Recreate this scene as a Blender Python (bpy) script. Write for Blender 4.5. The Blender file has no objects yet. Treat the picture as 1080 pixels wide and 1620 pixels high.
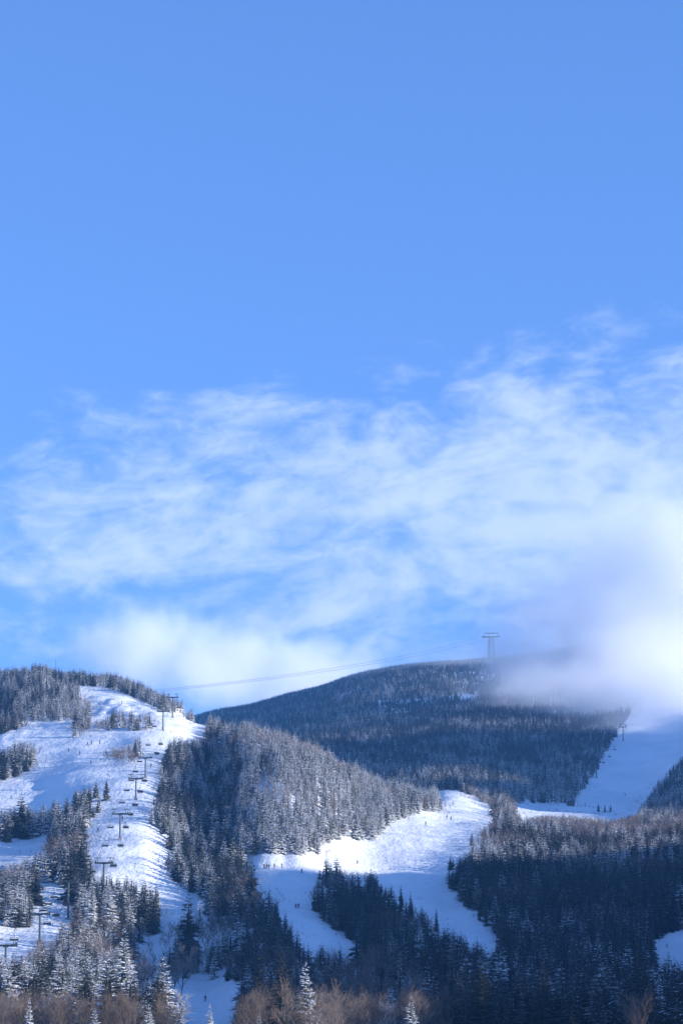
import bpy, bmesh, math, random
import numpy as np
from mathutils import Vector, Matrix

random.seed(7)
rng = np.random.default_rng(11)
R = math.radians
scene = bpy.context.scene
C = scene.collection

# ------------------------------------------------------------------ camera
FPX, CX, CY, HOR = 4500.0, 540.0, 810.0, 1660.0      # photo pixels; 100 mm lens on 36 mm high frame
PITCH = math.atan((HOR - CY) / FPX)
cam_d = bpy.data.cameras.new('camera')
cam = bpy.data.objects.new('camera', cam_d)
C.objects.link(cam)
cam_d.sensor_fit = 'VERTICAL'
cam_d.sensor_height = 36.0
cam_d.lens = 100.0
cam_d.clip_start = 1.0
cam_d.clip_end = 40000.0
cam.location = (0, 0, 0)
cam.rotation_euler = (R(90) + PITCH, 0, 0)
scene.camera = cam

# ------------------------------------------------------------------ light
SUN_AZ, SUN_EL = 103.0, 11.0         # degrees clockwise from the viewing direction (+Y), above horizon
SH = np.array([math.sin(R(SUN_AZ)), math.cos(R(SUN_AZ))])
TE = math.tan(R(SUN_EL))
sun_d = bpy.data.lights.new('sun', 'SUN')
sun_d.energy = 5.0
sun_d.angle = R(0.6)
sun_d.color = (1.0, 0.95, 0.88)
sun = bpy.data.objects.new('sun', sun_d)
C.objects.link(sun)
sv = Vector((SH[0] * math.cos(R(SUN_EL)), SH[1] * math.cos(R(SUN_EL)), math.sin(R(SUN_EL))))
sun.rotation_euler = sv.to_track_quat('Z', 'Y').to_euler()
sun.location = sv * 3000

world = bpy.data.worlds.new('World')
scene.world = world
world.use_nodes = True
nt = world.node_tree
nt.nodes.clear()
def N(tree, kind, **kw):
    n = tree.nodes.new(kind)
    for k, v in kw.items():
        if k.startswith('i_'):
            key = k[2:]
            n.inputs[int(key) if key.isdigit() else key].default_value = v
        else:
            setattr(n, k, v)
    return n
def L(tree, a, b):
    tree.links.new(a, b)
def M(tree, op, a, b=None, c=None, clamp=False):
    n = tree.nodes.new('ShaderNodeMath'); n.operation = op; n.use_clamp = clamp
    for i, v in enumerate((a, b, c)):
        if v is None: continue
        if isinstance(v, (int, float)): n.inputs[i].default_value = v
        else: tree.links.new(v, n.inputs[i])
    return n.outputs[0]
def smooth(tree, x, lo, hi):
    n = tree.nodes.new('ShaderNodeMapRange'); n.interpolation_type = 'SMOOTHSTEP'
    n.inputs['From Min'].default_value = lo; n.inputs['From Max'].default_value = hi
    tree.links.new(x, n.inputs['Value'])
    return n.outputs['Result']
def mixc(tree, fac, a, b):
    n = tree.nodes.new('ShaderNodeMix'); n.data_type = 'RGBA'
    for s, v in ((n.inputs['Factor'], fac), (n.inputs[6], a), (n.inputs[7], b)):
        if isinstance(v, (int, float)): s.default_value = v
        elif isinstance(v, tuple): s.default_value = v
        else: tree.links.new(v, s)
    return n.outputs[2]

sky = N(nt, 'ShaderNodeTexSky', sky_type='NISHITA', sun_disc=False)
sky.sun_elevation = R(SUN_EL)
sky.sun_rotation = R(SUN_AZ)
sky.altitude = 1200
sky.air_density = 1.0
sky.dust_density = 0.0
sky.ozone_density = 4.0
tc = N(nt, 'ShaderNodeTexCoord')
sep = N(nt, 'ShaderNodeSeparateXYZ'); L(nt, tc.outputs['Generated'], sep.inputs[0])
# deep clear winter blue: look the sky up a little higher than the ray, so the horizon stays blue
upv = N(nt, 'ShaderNodeCombineXYZ')
L(nt, sep.outputs[0], upv.inputs[0]); L(nt, sep.outputs[1], upv.inputs[1])
L(nt, M(nt, 'ADD', M(nt, 'MULTIPLY', sep.outputs[2], 1.0), 0.17), upv.inputs[2])
nrm = N(nt, 'ShaderNodeVectorMath', operation='NORMALIZE'); L(nt, upv.outputs[0], nrm.inputs[0])
L(nt, nrm.outputs[0], sky.inputs['Vector'])
tint = N(nt, 'ShaderNodeMix', data_type='RGBA', blend_type='MULTIPLY', i_0=1.0)
L(nt, sky.outputs[0], tint.inputs[6]); tint.inputs[7].default_value = (1.26, 1.21, 1.42, 1)
# wind-torn clouds by direction: azimuth / elevation
az = M(nt, 'ARCTAN2', sep.outputs[0], sep.outputs[1])
el = M(nt, 'ARCSINE', sep.outputs[2])
def cloudnoise(sx, sy, scale, det, rough, dist, off):
    c = N(nt, 'ShaderNodeCombineXYZ')
    # shear: streaks climb slightly to the right
    L(nt, M(nt, 'MULTIPLY', az, sx), c.inputs[0])
    L(nt, M(nt, 'SUBTRACT', M(nt, 'MULTIPLY', el, sy), M(nt, 'MULTIPLY', az, sx * 0.12)), c.inputs[1])
    c.inputs[2].default_value = off
    n = N(nt, 'ShaderNodeTexNoise'); n.inputs['Scale'].default_value = scale
    n.inputs['Detail'].default_value = det; n.inputs['Roughness'].default_value = rough
    n.inputs['Distortion'].default_value = dist
    L(nt, c.outputs[0], n.inputs['Vector'])
    return n.outputs[0]
n1 = cloudnoise(20, 42, 1.0, 9, 0.60, 0.6, 3.1)
n2 = cloudnoise(72, 130, 1.0, 6, 0.6, 0.6, 8.4)
nn = M(nt, 'ADD', M(nt, 'MULTIPLY', n1, 0.70), M(nt, 'MULTIPLY', n2, 0.30))
# band of cloud 5..14 degrees up, thicker toward the right
lo_edge = smooth(nt, el, 0.06, 0.19)
top_line = M(nt, 'ADD', M(nt, 'MULTIPLY', M(nt, 'SINE', M(nt, 'ADD', M(nt, 'MULTIPLY', az, 9.0), 0.1)), 0.012), 0.262)
hi_edge = smooth(nt, M(nt, 'SUBTRACT', top_line, el), -0.02, 0.07)
band = M(nt, 'MULTIPLY', lo_edge, hi_edge)
dens = M(nt, 'ADD', nn, M(nt, 'MULTIPLY', M(nt, 'SUBTRACT', band, 1.0), 0.42))
dens = M(nt, 'ADD', dens, M(nt, 'MULTIPLY', M(nt, 'SINE', M(nt, 'MULTIPLY', az, 7.0)), 0.06))
cl = M(nt, 'MULTIPLY', smooth(nt, dens, 0.28, 0.64), 0.74)
skyc = mixc(nt, cl, tint.outputs[2], (3.3, 3.75, 4.4, 1))
bg = N(nt, 'ShaderNodeBackground')
bg.inputs['Strength'].default_value = 0.15
L(nt, skyc, bg.inputs['Color'])
wo = N(nt, 'ShaderNodeOutputWorld'); L(nt, bg.outputs[0], wo.inputs['Surface'])

vs = scene.view_settings
vs.view_transform = 'Standard'; vs.look = 'None'; vs.gamma = 1.0; vs.exposure = 0.8
vs.use_curve_mapping = False
scene.cycles.max_bounces = 10
scene.cycles.diffuse_bounces = 2
scene.cycles.volume_bounces = 9
scene.cycles.transparent_max_bounces = 8

# ------------------------------------------------------------------ camera mathematics
sp_, cp_ = math.sin(PITCH), math.cos(PITCH)
def pix2ray(px, py):
    xc = (np.asarray(px, float) - CX) / FPX; yc = (CY - np.asarray(py, float)) / FPX
    x = xc; y = cp_ - yc * sp_; z = sp_ + yc * cp_
    h = np.hypot(x, y)
    return np.arctan2(x, y), z / h               # azimuth, slope of the line of sight
def proj(x, y, z):
    f = y * cp_ + z * sp_; u = -y * sp_ + z * cp_
    return CX + FPX * x / f, CY - FPX * u / f

# ------------------------------------------------------------------ terrain
near = [(1760, 330), (1700, 440), (1640, 570)]
cols = {
    0:    [(1760, 330), (1690, 430), (1620, 560), (1560, 740), (1500, 860), (1440, 950), (1380, 1050), (1330, 1130), (1250, 1270), (1210, 1350), (1160, 1460), (1120, 1590), (1080, 1700), (1096, 1850)],
    60:   [(1690, 430), (1560, 740), (1490, 880), (1440, 950), (1400, 1010), (1350, 1100), (1250, 1270), (1200, 1360), (1148, 1480), (1115, 1570), (1073, 1680), (1088, 1850)],
    120:  [(1760, 330), (1690, 430), (1620, 560), (1560, 740), (1490, 880), (1440, 965), (1380, 1050), (1330, 1120), (1280, 1190), (1240, 1270), (1200, 1350), (1150, 1480), (1110, 1620), (1085, 1740), (1080, 1850), (1098, 1980)],
    180:  [(1350, 1090), (1280, 1190), (1200, 1350), (1150, 1480), (1110, 1610), (1091, 1740), (1085, 1850), (1100, 1980)],
    230:  [(1760, 330), (1690, 430), (1640, 620), (1590, 780), (1540, 870), (1480, 960), (1420, 1030), (1350, 1100), (1300, 1170), (1250, 1250), (1200, 1350), (1150, 1470), (1120, 1590), (1108, 1700), (1101, 1800), (1118, 1920)],
    280:  [(1440, 1010), (1350, 1125), (1300, 1195), (1250, 1280), (1160, 1460), (1135, 1560), (1128, 1640), (1150, 1800)],
    330:  [(1760, 330), (1700, 440), (1640, 640), (1585, 840), (1520, 910), (1430, 1020), (1350, 1140), (1300, 1215), (1250, 1300), (1190, 1430), (1152, 1530), (1185, 1700)],
    390:  [(1430, 1000), (1355, 1110), (1300, 1175), (1240, 1250), (1190, 1350), (1166, 1450), (1205, 1620)],
    450:  [(1760, 330), (1700, 440), (1640, 620), (1570, 790), (1500, 890), (1440, 980), (1390, 1050), (1352, 1105), (1290, 1165), (1240, 1220), (1200, 1290), (1184, 1370), (1235, 1560)],
    510:  [(1480, 940), (1400, 1060), (1352, 1125), (1300, 1180), (1250, 1245), (1220, 1310), (1206, 1390), (1255, 1560)],
    570:  [(1760, 330), (1700, 440), (1640, 600), (1570, 780), (1505, 930), (1450, 1010), (1400, 1080), (1355, 1150), (1325, 1205), (1270, 1320), (1235, 1430), (1280, 1600)],
    640:  [(1450, 1000), (1395, 1090), (1345, 1180), (1300, 1290), (1272, 1380), (1262, 1440), (1295, 1590)],
    700:  [(1760, 330), (1700, 440), (1640, 590), (1570, 770), (1500, 920), (1440, 1030), (1380, 1120), (1340, 1200), (1300, 1320), (1284, 1420), (1270, 1560), (1255, 1750), (1215, 2050), (1150, 2550), (1100, 3100)],
    760:  [(1490, 935), (1430, 1030), (1380, 1120), (1330, 1230), (1302, 1350), (1285, 1500), (1268, 1720), (1235, 1920), (1190, 2200), (1130, 2700)],
    850:  [(1760, 330), (1700, 440), (1640, 580), (1560, 790), (1500, 930), (1430, 1060), (1370, 1180), (1325, 1320), (1305, 1460), (1290, 1660), (1272, 1860), (1240, 2000), (1200, 2200), (1130, 2700), (1080, 3300)],
    930:  [(1500, 930), (1430, 1060), (1370, 1180), (1327, 1320), (1308, 1460), (1290, 1700), (1275, 1880), (1230, 2050), (1180, 2300), (1130, 2700)],
    1000: [(1640, 580), (1560, 790), (1500, 930), (1430, 1060), (1370, 1180), (1327, 1320), (1308, 1460), (1296, 1700), (1284, 1860), (1235, 2050), (1170, 2330), (1120, 2700)],
    1080: [(1760, 330), (1700, 440), (1640, 580), (1560, 790), (1500, 930), (1430, 1060), (1370, 1180), (1320, 1340), (1304, 1480), (1285, 1700), (1245, 1860), (1212, 1960), (1190, 2150), (1140, 2500)],
}
far = [  # crest of the far mountain and the slope under it
    (340, 1131, 4300), (400, 1120, 4250), (450, 1104, 4200), (500, 1093, 4150), (540, 1079, 4100), (580, 1068, 4100),
    (640, 1057, 4050), (700, 1052, 4050), (760, 1047, 4050), (820, 1042, 4050), (900, 1030, 4100), (1000, 1015, 4200), (1080, 1000, 4300),
    (300, 1160, 3300), (400, 1150, 3200), (480, 1130, 3250), (560, 1110, 3200), (640, 1095, 3200), (760, 1090, 3200), (900, 1065, 3300), (1080, 1060, 3300),
    (400, 1200, 2400), (500, 1190, 2400), (600, 1180, 2400), (560, 1240, 2000), (640, 1240, 1950), (450, 1250, 2000), (350, 1210, 2000), (640, 1140, 2750),
    (200, 1140, 2300), (200, 1150, 3300), (200, 1150, 4300), (0, 1150, 2300), (0, 1155, 3300), (0, 1165, 4300),
    (300, 1230, 5600), (540, 1180, 5600), (760, 1150, 5600), (1080, 1050, 5600), (0, 1240, 5600),
]
P = []
for px, lst in cols.items():
    for py, d in lst:
        if d > 1000: d += {0: 18, 60: 12, 180: -10, 230: -18, 280: -14}.get(px, 0)     # the left hill leans away from the sun
        P.append((px, py, d))
for px in (0, 1080):                      # the hills run on outside the frame
    side = -620 if px == 0 else 1700
    for k, (py, d) in enumerate(cols[px]):
        P.append((side, py + (20 if px == 0 else -6), d))
for px, py, d in far: P.append((px, py, d))
for py, d in ((1200, 2300), (1190, 3300), (1190, 4300), (1260, 5600)): P.append((-620, py, d))
for py, d in ((1090, 3300), (990, 4300), (1060, 5600)): P.append((1700, py, d))
for px in (-620, 0, 540, 1080, 1700):
    P += [(px, 1990, 180), (px, 2900, 60), (px, 1420, 9000)]
P = np.array(P, float)
pa, pe = pix2ray(P[:, 0], P[:, 1])
pa = np.arctan((P[:, 0] - CX) / FPX)
AS = 13.0
def feat(a, r): return np.stack([a * AS, np.log(r)], -1)
X = feat(pa, P[:, 2])
def kern(A, B):
    d2 = ((A[:, None, :] - B[None, :, :]) ** 2).sum(-1)
    return 0.5 * d2 * np.log(d2 + 1e-12)
n = len(X)
K = kern(X, X) + np.eye(n) * 2e-4
Pm = np.hstack([np.ones((n, 1)), X])
A = np.block([[K, Pm], [Pm.T, np.zeros((3, 3))]])
sol = np.linalg.solve(A, np.concatenate([pe, np.zeros(3)]))
Wt, Ct = sol[:n], sol[n:]

def profile(pts, ends):
    """crest line of off-frame high ground, found from where its shade must fall: (px, py, distance, metres above)"""
    out = []
    for px, py, d, dz in pts:
        a_, e_ = pix2ray(px, py)
        x_, y_, z_ = d * math.sin(a_), d * math.cos(a_), d * e_
        out.append((-x_ * SH[1] + y_ * SH[0], z_ - (x_ * SH[0] + y_ * SH[1]) * TE + dz))
    out.sort()
    out = [(out[0][0] - ends[0] - 300, -120)] + [(out[0][0] - ends[0], out[0][1] - ends[1])] + out + [(out[-1][0] + ends[2], out[-1][1] - ends[3])]
    return np.array(out).T
PR1 = profile([(1000, 1700, 430, 12), (1000, 1640, 500, 16), (960, 1600, 610, 22), (900, 1575, 720, 23), (700, 1540, 830, 22), (450, 1520, 860, 16), (600, 1490, 945, 22), (440, 1388, 1075, 3), (620, 1373, 1120, -6), (740, 1364, 1160, -6), (1080, 1354, 1260, -4)], (160, 60, 120, 120))
PR2 = profile([(700, 1250, 1780, 26), (850, 1250, 1960, 22), (700, 1235, 2000, 60), (650, 1180, 2400, 50)], (170, 420, 320, 450))  # added unseen rise, shaped only to shade the far mountain
def blocker1(s): return np.interp(s, PR1[0], PR1[1])
def blocker2(s): return np.interp(s, PR2[0], PR2[1])
def hills(x, y):
    s = x * (-SH[1]) + y * SH[0]           # across the light
    al = x * SH[0] + y * SH[1]             # towards the light
    g1 = np.exp(-((al - 300) / 150.0) ** 2)
    z1 = (blocker1(s) + TE * 300) * g1 + 12 * g1
    z2 = (blocker2(s) + TE * 650) * np.exp(-((al - 650) / 420.0) ** 2)
    w = np.clip((np.degrees(np.arctan2(x, y)) - 9.0) / 3.5, 0, 1)
    w = w * w * (3 - 2 * w)
    return np.where(y > -900, w * np.maximum(z1 - 12, z2 - 20), -50)

def vnoise(x, y, seed=0):
    """smooth value noise, numpy"""
    xi = np.floor(x).astype(np.int64); yi = np.floor(y).astype(np.int64)
    xf = x - xi; yf = y - yi
    xf = xf * xf * (3 - 2 * xf); yf = yf * yf * (3 - 2 * yf)
    def h(i, j):
        v = (i * 374761393 + j * 668265263 + seed * 1442695041) & 0xffffffff
        v = ((v ^ (v >> 13)) * 1274126177) & 0xffffffff
        return ((v ^ (v >> 16)) & 0xffff) / 65535.0
    return (h(xi, yi) * (1 - xf) + h(xi + 1, yi) * xf) * (1 - yf) + (h(xi, yi + 1) * (1 - xf) + h(xi + 1, yi + 1) * xf) * yf

def ground(x, y):
    x = np.asarray(x, float).ravel(); y = np.asarray(y, float).ravel()
    out = np.empty(len(x))
    for i in range(0, len(x), 20000):
        xs, ys = x[i:i + 20000], y[i:i + 20000]
        a = np.arctan2(xs, ys); r = np.hypot(xs, ys)
        ac = np.clip(a, -0.25, 0.25); rc = np.clip(r, 60, 9000)
        F = feat(ac, rc)
        e = kern(F, X) @ Wt + Ct[0] + F @ Ct[1:]
        z = e * rc
        back = np.clip((np.abs(a) - 0.9) / 1.0, 0, 1); back = back * back * (3 - 2 * back)
        z = z * (1 - back) + back * (-8 + 0.02 * np.minimum(r, 3000))
        t = np.clip((r - 12) / 50.0, 0, 1)                       # the knoll the camera stands on
        z = z * t + (1 - t) * (-1.8)
        z = np.maximum(z, hills(xs, ys))
        # gentle swells and, on the upper left pistes, moguls
        z = z + (vnoise(xs / 24, ys / 24, 1) - .5) * np.clip(r / 900, 0, 1) * 2.2 + (vnoise(xs / 9, ys / 9, 2) - .5) * 0.7 * np.clip(r / 400, 0, 1)
        mg = np.exp(-((r - 1570) / 110) ** 2) * (a < -0.05)
        z = z + mg * (vnoise(xs / 4.2, ys / 7.5, 3) - .5) * 1.7
        z = z + np.exp(-((r - 1250) / 90) ** 2) * (a > -0.02) * (vnoise(xs / 5, ys / 14, 5) - .5) * 0.5
        out[i:i + 20000] = z
    return out

def at(px, py, dmin=250, dmax=4600):
    """first point where the line of sight through a photo pixel meets the ground"""
    az_, sl = pix2ray(px, py)
    r = np.exp(np.linspace(math.log(dmin), math.log(dmax), 1500))
    x, y = r * math.sin(az_), r * math.cos(az_)
    g = ground(x, y) - sl * r
    k = np.argmax(g > 0)
    if g[k] <= 0: k = len(r) - 1
    if k > 0:
        t = g[k - 1] / (g[k - 1] - g[k]); rr = r[k - 1] + t * (r[k] - r[k - 1])
    else: rr = r[0]
    xx, yy = rr * math.sin(az_), rr * math.cos(az_)
    return Vector((xx, yy, float(ground(xx, yy)[0])))

# ------------------------------------------------------------------ materials
def new_mat(name):
    m = bpy.data.materials.new(name); m.use_nodes = True
    t = m.node_tree; b = t.nodes['Principled BSDF']
    b.inputs['Roughness'].default_value = 0.85
    b.inputs['Specular IOR Level'].default_value = 0.2
    return m, t, b
def plain(name, col, rough=0.8, metal=0.0, var=0.15, scale=3.0):
    m, t, b = new_mat(name)
    b.inputs['Roughness'].default_value = rough; b.inputs['Metallic'].default_value = metal
    tc = N(t, 'ShaderNodeTexCoord'); no = N(t, 'ShaderNodeTexNoise'); no.inputs['Scale'].default_value = scale
    L(t, tc.outputs['Object'], no.inputs['Vector'])
    a = tuple(c * (1 - var) for c in col) + (1,); c2 = tuple(min(1, c * (1 + var)) for c in col) + (1,)
    L(t, mixc(t, no.outputs[0], a, c2), b.inputs['Base Color'])
    return m

def snow_material():
    m, t, b = new_mat('snow')
    tc = N(t, 'ShaderNodeTexCoord')
    def noise(scale, det=3, rough=.5, sc=(1, 1, 1)):
        mp = N(t, 'ShaderNodeMapping'); mp.inputs['Scale'].default_value = sc
        L(t, tc.outputs['Object'], mp.inputs['Vector'])
        n = N(t, 'ShaderNodeTexNoise'); n.inputs['Scale'].default_value = scale
        n.inputs['Detail'].default_value = det; n.inputs['Roughness'].default_value = rough
        L(t, mp.outputs[0], n.inputs['Vector']); return n.outputs[0]
    big = noise(0.02, 3); mid = noise(0.25, 4, .6); tracks = noise(0.5, 3, .6, (1, .25, 1)); fine = noise(1.3, 3, .6)
    wind = noise(0.035, 4, .6, (1, .35, 1)); groom = noise(0.9, 2, .5, (1, .04, 1))
    vv = M(t, 'ADD', M(t, 'MULTIPLY', smooth(t, wind, .35, .65), .55), M(t, 'ADD', M(t, 'MULTIPLY', mid, .25), M(t, 'MULTIPLY', smooth(t, groom, .4, .6), .2)))
    col = mixc(t, vv, (0.70, 0.73, 0.77, 1), (0.90, 0.90, 0.90, 1))
    # thin grass and brush tips showing through where the cover is thin
    thin = M(t, 'MULTIPLY', smooth(t, big, .56, .70), smooth(t, fine, .56, .70))
    col = mixc(t, M(t, 'MULTIPLY', thin, .35), col, (0.20, 0.16, 0.12, 1))
    L(t, col, b.inputs['Base Color'])
    b.inputs['Roughness'].default_value = 0.7
    h = M(t, 'ADD', M(t, 'MULTIPLY', mid, 1.3), M(t, 'ADD', M(t, 'MULTIPLY', tracks, 1.0), M(t, 'MULTIPLY', fine, .35)))
    bp = N(t, 'ShaderNodeBump'); bp.inputs['Strength'].default_value = 0.6; bp.inputs['Distance'].default_value = 0.6
    L(t, h, bp.inputs['Height']); L(t, bp.outputs[0], b.inputs['Normal'])
    return m
M_SNOW = snow_material()

def foliage_material(name, green, snow, lo, hi, rime):
    """needles or twigs with snow lying on every upward face and rime on the rest; amount differs tree by tree"""
    m, t, b = new_mat(name)
    geo = N(t, 'ShaderNodeNewGeometry'); s = N(t, 'ShaderNodeSeparateXYZ'); L(t, geo.outputs['True Normal'], s.inputs[0])
    oi = N(t, 'ShaderNodeObjectInfo')
    tc = N(t, 'ShaderNodeTexCoord')
    no = N(t, 'ShaderNodeTexNoise'); no.inputs['Scale'].default_value = 1.6; no.inputs['Detail'].default_value = 3
    no.inputs['Roughness'].default_value = .7
    L(t, tc.outputs['Object'], no.inputs['Vector'])
    at_ = N(t, 'ShaderNodeAttribute', attribute_name='tone')
    amt = M(t, 'ADD', M(t, 'MULTIPLY', oi.outputs['Random'], hi - lo), lo)
    up = smooth(t, s.outputs[2], 0.0, 0.75)
    f = M(t, 'MULTIPLY', up, smooth(t, M(t, 'ADD', no.outputs[0], M(t, 'SUBTRACT', amt, 0.5)), 0.42, 0.60))
    f = M(t, 'ADD', f, M(t, 'MULTIPLY', M(t, 'MULTIPLY', at_.outputs['Fac'], amt), rime), clamp=True)
    g2 = tuple(c * 1.7 for c in green[:3]) + (1,)
    base = mixc(t, no.outputs[0], green, g2)
    L(t, mixc(t, f, base, snow), b.inputs['Base Color'])
    b.inputs['Roughness'].default_value = .9
    return m
SN = (0.80, 0.81, 0.82, 1)
M_SPR_FROST = foliage_material('frosted_needles', (0.042, 0.040, 0.026, 1), SN, 0.38, 0.92, 0.70)
M_SPR = foliage_material('snowy_needles', (0.014, 0.020, 0.018, 1), SN, 0.04, 0.46, 0.32)
M_TWIG = foliage_material('bare_twigs', (0.095, 0.070, 0.055, 1), SN, 0.0, 0.36, 0.30)
M_TWIG_FROST = foliage_material('frosted_twigs', (0.085, 0.066, 0.058, 1), SN, 0.25, 0.65, 0.6)
M_BARK = plain('bark', (0.075, 0.058, 0.046), .95)

# ------------------------------------------------------------------ mesh helper
class MB:
    def __init__(s): s.v = []; s.f = []; s.t = []
    def add(s, vs, fs, tone=None):
        o = len(s.v); s.v.extend(vs)
        for f in fs: s.f.append(tuple(i + o for i in f))
        if tone is None: tone = random.random()
        s.t.extend([tone] * len(fs))
    def box(s, c, d, rot=None):
        cx, cy, cz = c; hx, hy, hz = d[0] / 2, d[1] / 2, d[2] / 2
        vs = [Vector((x, y, z)) for x in (-hx, hx) for y in (-hy, hy) for z in (-hz, hz)]
        if rot is not None: vs = [rot @ v for v in vs]
        vs = [(v.x + cx, v.y + cy, v.z + cz) for v in vs]
        s.add(vs, [(0, 1, 3, 2), (4, 6, 7, 5), (0, 4, 5, 1), (2, 3, 7, 6), (0, 2, 6, 4), (1, 5, 7, 3)])
    def tube(s, p, q, r0, r1=None, n=6, cap=True):
        p = Vector(p); q = Vector(q); r1 = r0 if r1 is None else r1
        d = (q - p); 
        if d.length < 1e-6: return
        d.normalize(); a = d.orthogonal().normalized(); b = d.cross(a)
        vs = []
        for c, r in ((p, r0), (q, r1)):
            for k in range(n):
                t = 2 * math.pi * k / n; w = c + a * (math.cos(t) * r) + b * (math.sin(t) * r); vs.append(tuple(w))
        fs = [(k, (k + 1) % n, n + (k + 1) % n, n + k) for k in range(n)]
        if cap: fs += [tuple(range(n - 1, -1, -1)), tuple(range(n, 2 * n))]
        s.add(vs, fs)
    def path(s, pts, r, n=6):
        for a, b in zip(pts[:-1], pts[1:]): s.tube(a, b, r, r, n, True)
    def mesh(s, name, mats, smoothit=False):
        me = bpy.data.meshes.new(name)
        me.from_pydata([tuple(v) for v in s.v], [], s.f)
        at_ = me.attributes.new('tone', 'FLOAT', 'FACE'); at_.data.foreach_set('value', s.t)
        for m in (mats if isinstance(mats, (list, tuple)) else [mats]): me.materials.append(m)
        if smoothit: me.polygons.foreach_set('use_smooth', [True] * len(me.polygons))
        me.update(); return me
    def build(s, name, mat, parent=None, smoothit=False):
        o = bpy.data.objects.new(name, s.mesh(name, mat, smoothit)); C.objects.link(o)
        if parent is not None: o.parent = parent
        return o
def tag(o, label=None, cat=None, group=None, kind=None):
    if label: o['label'] = label
    if cat: o['category'] = cat
    if group: o['group'] = group
    if kind: o['kind'] = kind
    return o
def empty(name, loc, rz=0.0):
    o = bpy.data.objects.new(name, None); C.objects.link(o); o.location = loc; o.rotation_euler = (0, 0, rz)
    o.empty_display_size = 1.0
    return o
def part(name, me, parent):
    o = bpy.data.objects.new(name, me); C.objects.link(o); o.parent = parent; return o
def clone(root, loc, rz, scale=1.0):
    """a thing and its parts and sub-parts, sharing meshes"""
    r = root.copy(); C.objects.link(r); r.location = loc; r.rotation_euler = (0, 0, rz); r.scale = (scale,) * 3
    for ch in KIDS.get(root.name, []):
        c = ch.copy(); C.objects.link(c); c.parent = r
        for g in KIDS.get(ch.name, []):
            d = g.copy(); C.objects.link(d); d.parent = c
    return r
KIDS = {}
def note(root):
    KIDS[root.name] = list(root.children)
    for ch in root.children: KIDS[ch.name] = list(ch.children)

# ------------------------------------------------------------------ ground sheet (one polar sheet around the camera)
aa = np.concatenate([np.linspace(-180, -60, 25)[:-1], np.linspace(-60, -10, 41)[:-1], np.linspace(-10, 10, 521)[:-1], np.linspace(10, 60, 81)[:-1], np.linspace(60, 180, 25)[:-1]])
rr = np.concatenate([[3, 8, 15, 25, 40, 60, 85, 115, 150, 190, 230], np.exp(np.linspace(math.log(270), math.log(800), 90))[:-1],
                     np.exp(np.linspace(math.log(800), math.log(2600), 460))[:-1], np.exp(np.linspace(math.log(2600), math.log(4600), 130)), [4900, 5300, 6000, 7500, 9500, 14000, 20000]])
AG, RG = np.meshgrid(np.radians(aa), rr)
gx, gy = (RG * np.sin(AG)).ravel(), (RG * np.cos(AG)).ravel()
gz = ground(gx, gy)
gz[RG.ravel() > 9000] = np.minimum(gz[RG.ravel() > 9000], 200)
na, nr = len(aa), len(rr)
verts = np.stack([gx, gy, gz], -1)
verts = np.vstack([verts, [[0, 0, -1.8]]])
i, j = np.meshgrid(np.arange(nr - 1), np.arange(na), indexing='ij')
j2 = (j + 1) % na
quads = np.stack([i * na + j, i * na + j2, (i + 1) * na + j2, (i + 1) * na + j], -1).reshape(-1, 4)[:, ::-1]
me = bpy.data.meshes.new('ground')
c0 = nr * na
tris = [(c0, k, (k + 1) % na)[::-1] for k in range(na)]
me.from_pydata(verts.tolist(), [], quads.tolist() + tris)
me.polygons.foreach_set('use_smooth', [True] * len(me.polygons))
me.materials.append(M_SNOW); me.update()
gobj = bpy.data.objects.new('snowy_ground', me); C.objects.link(gobj)
tag(gobj, kind='structure')

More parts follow.
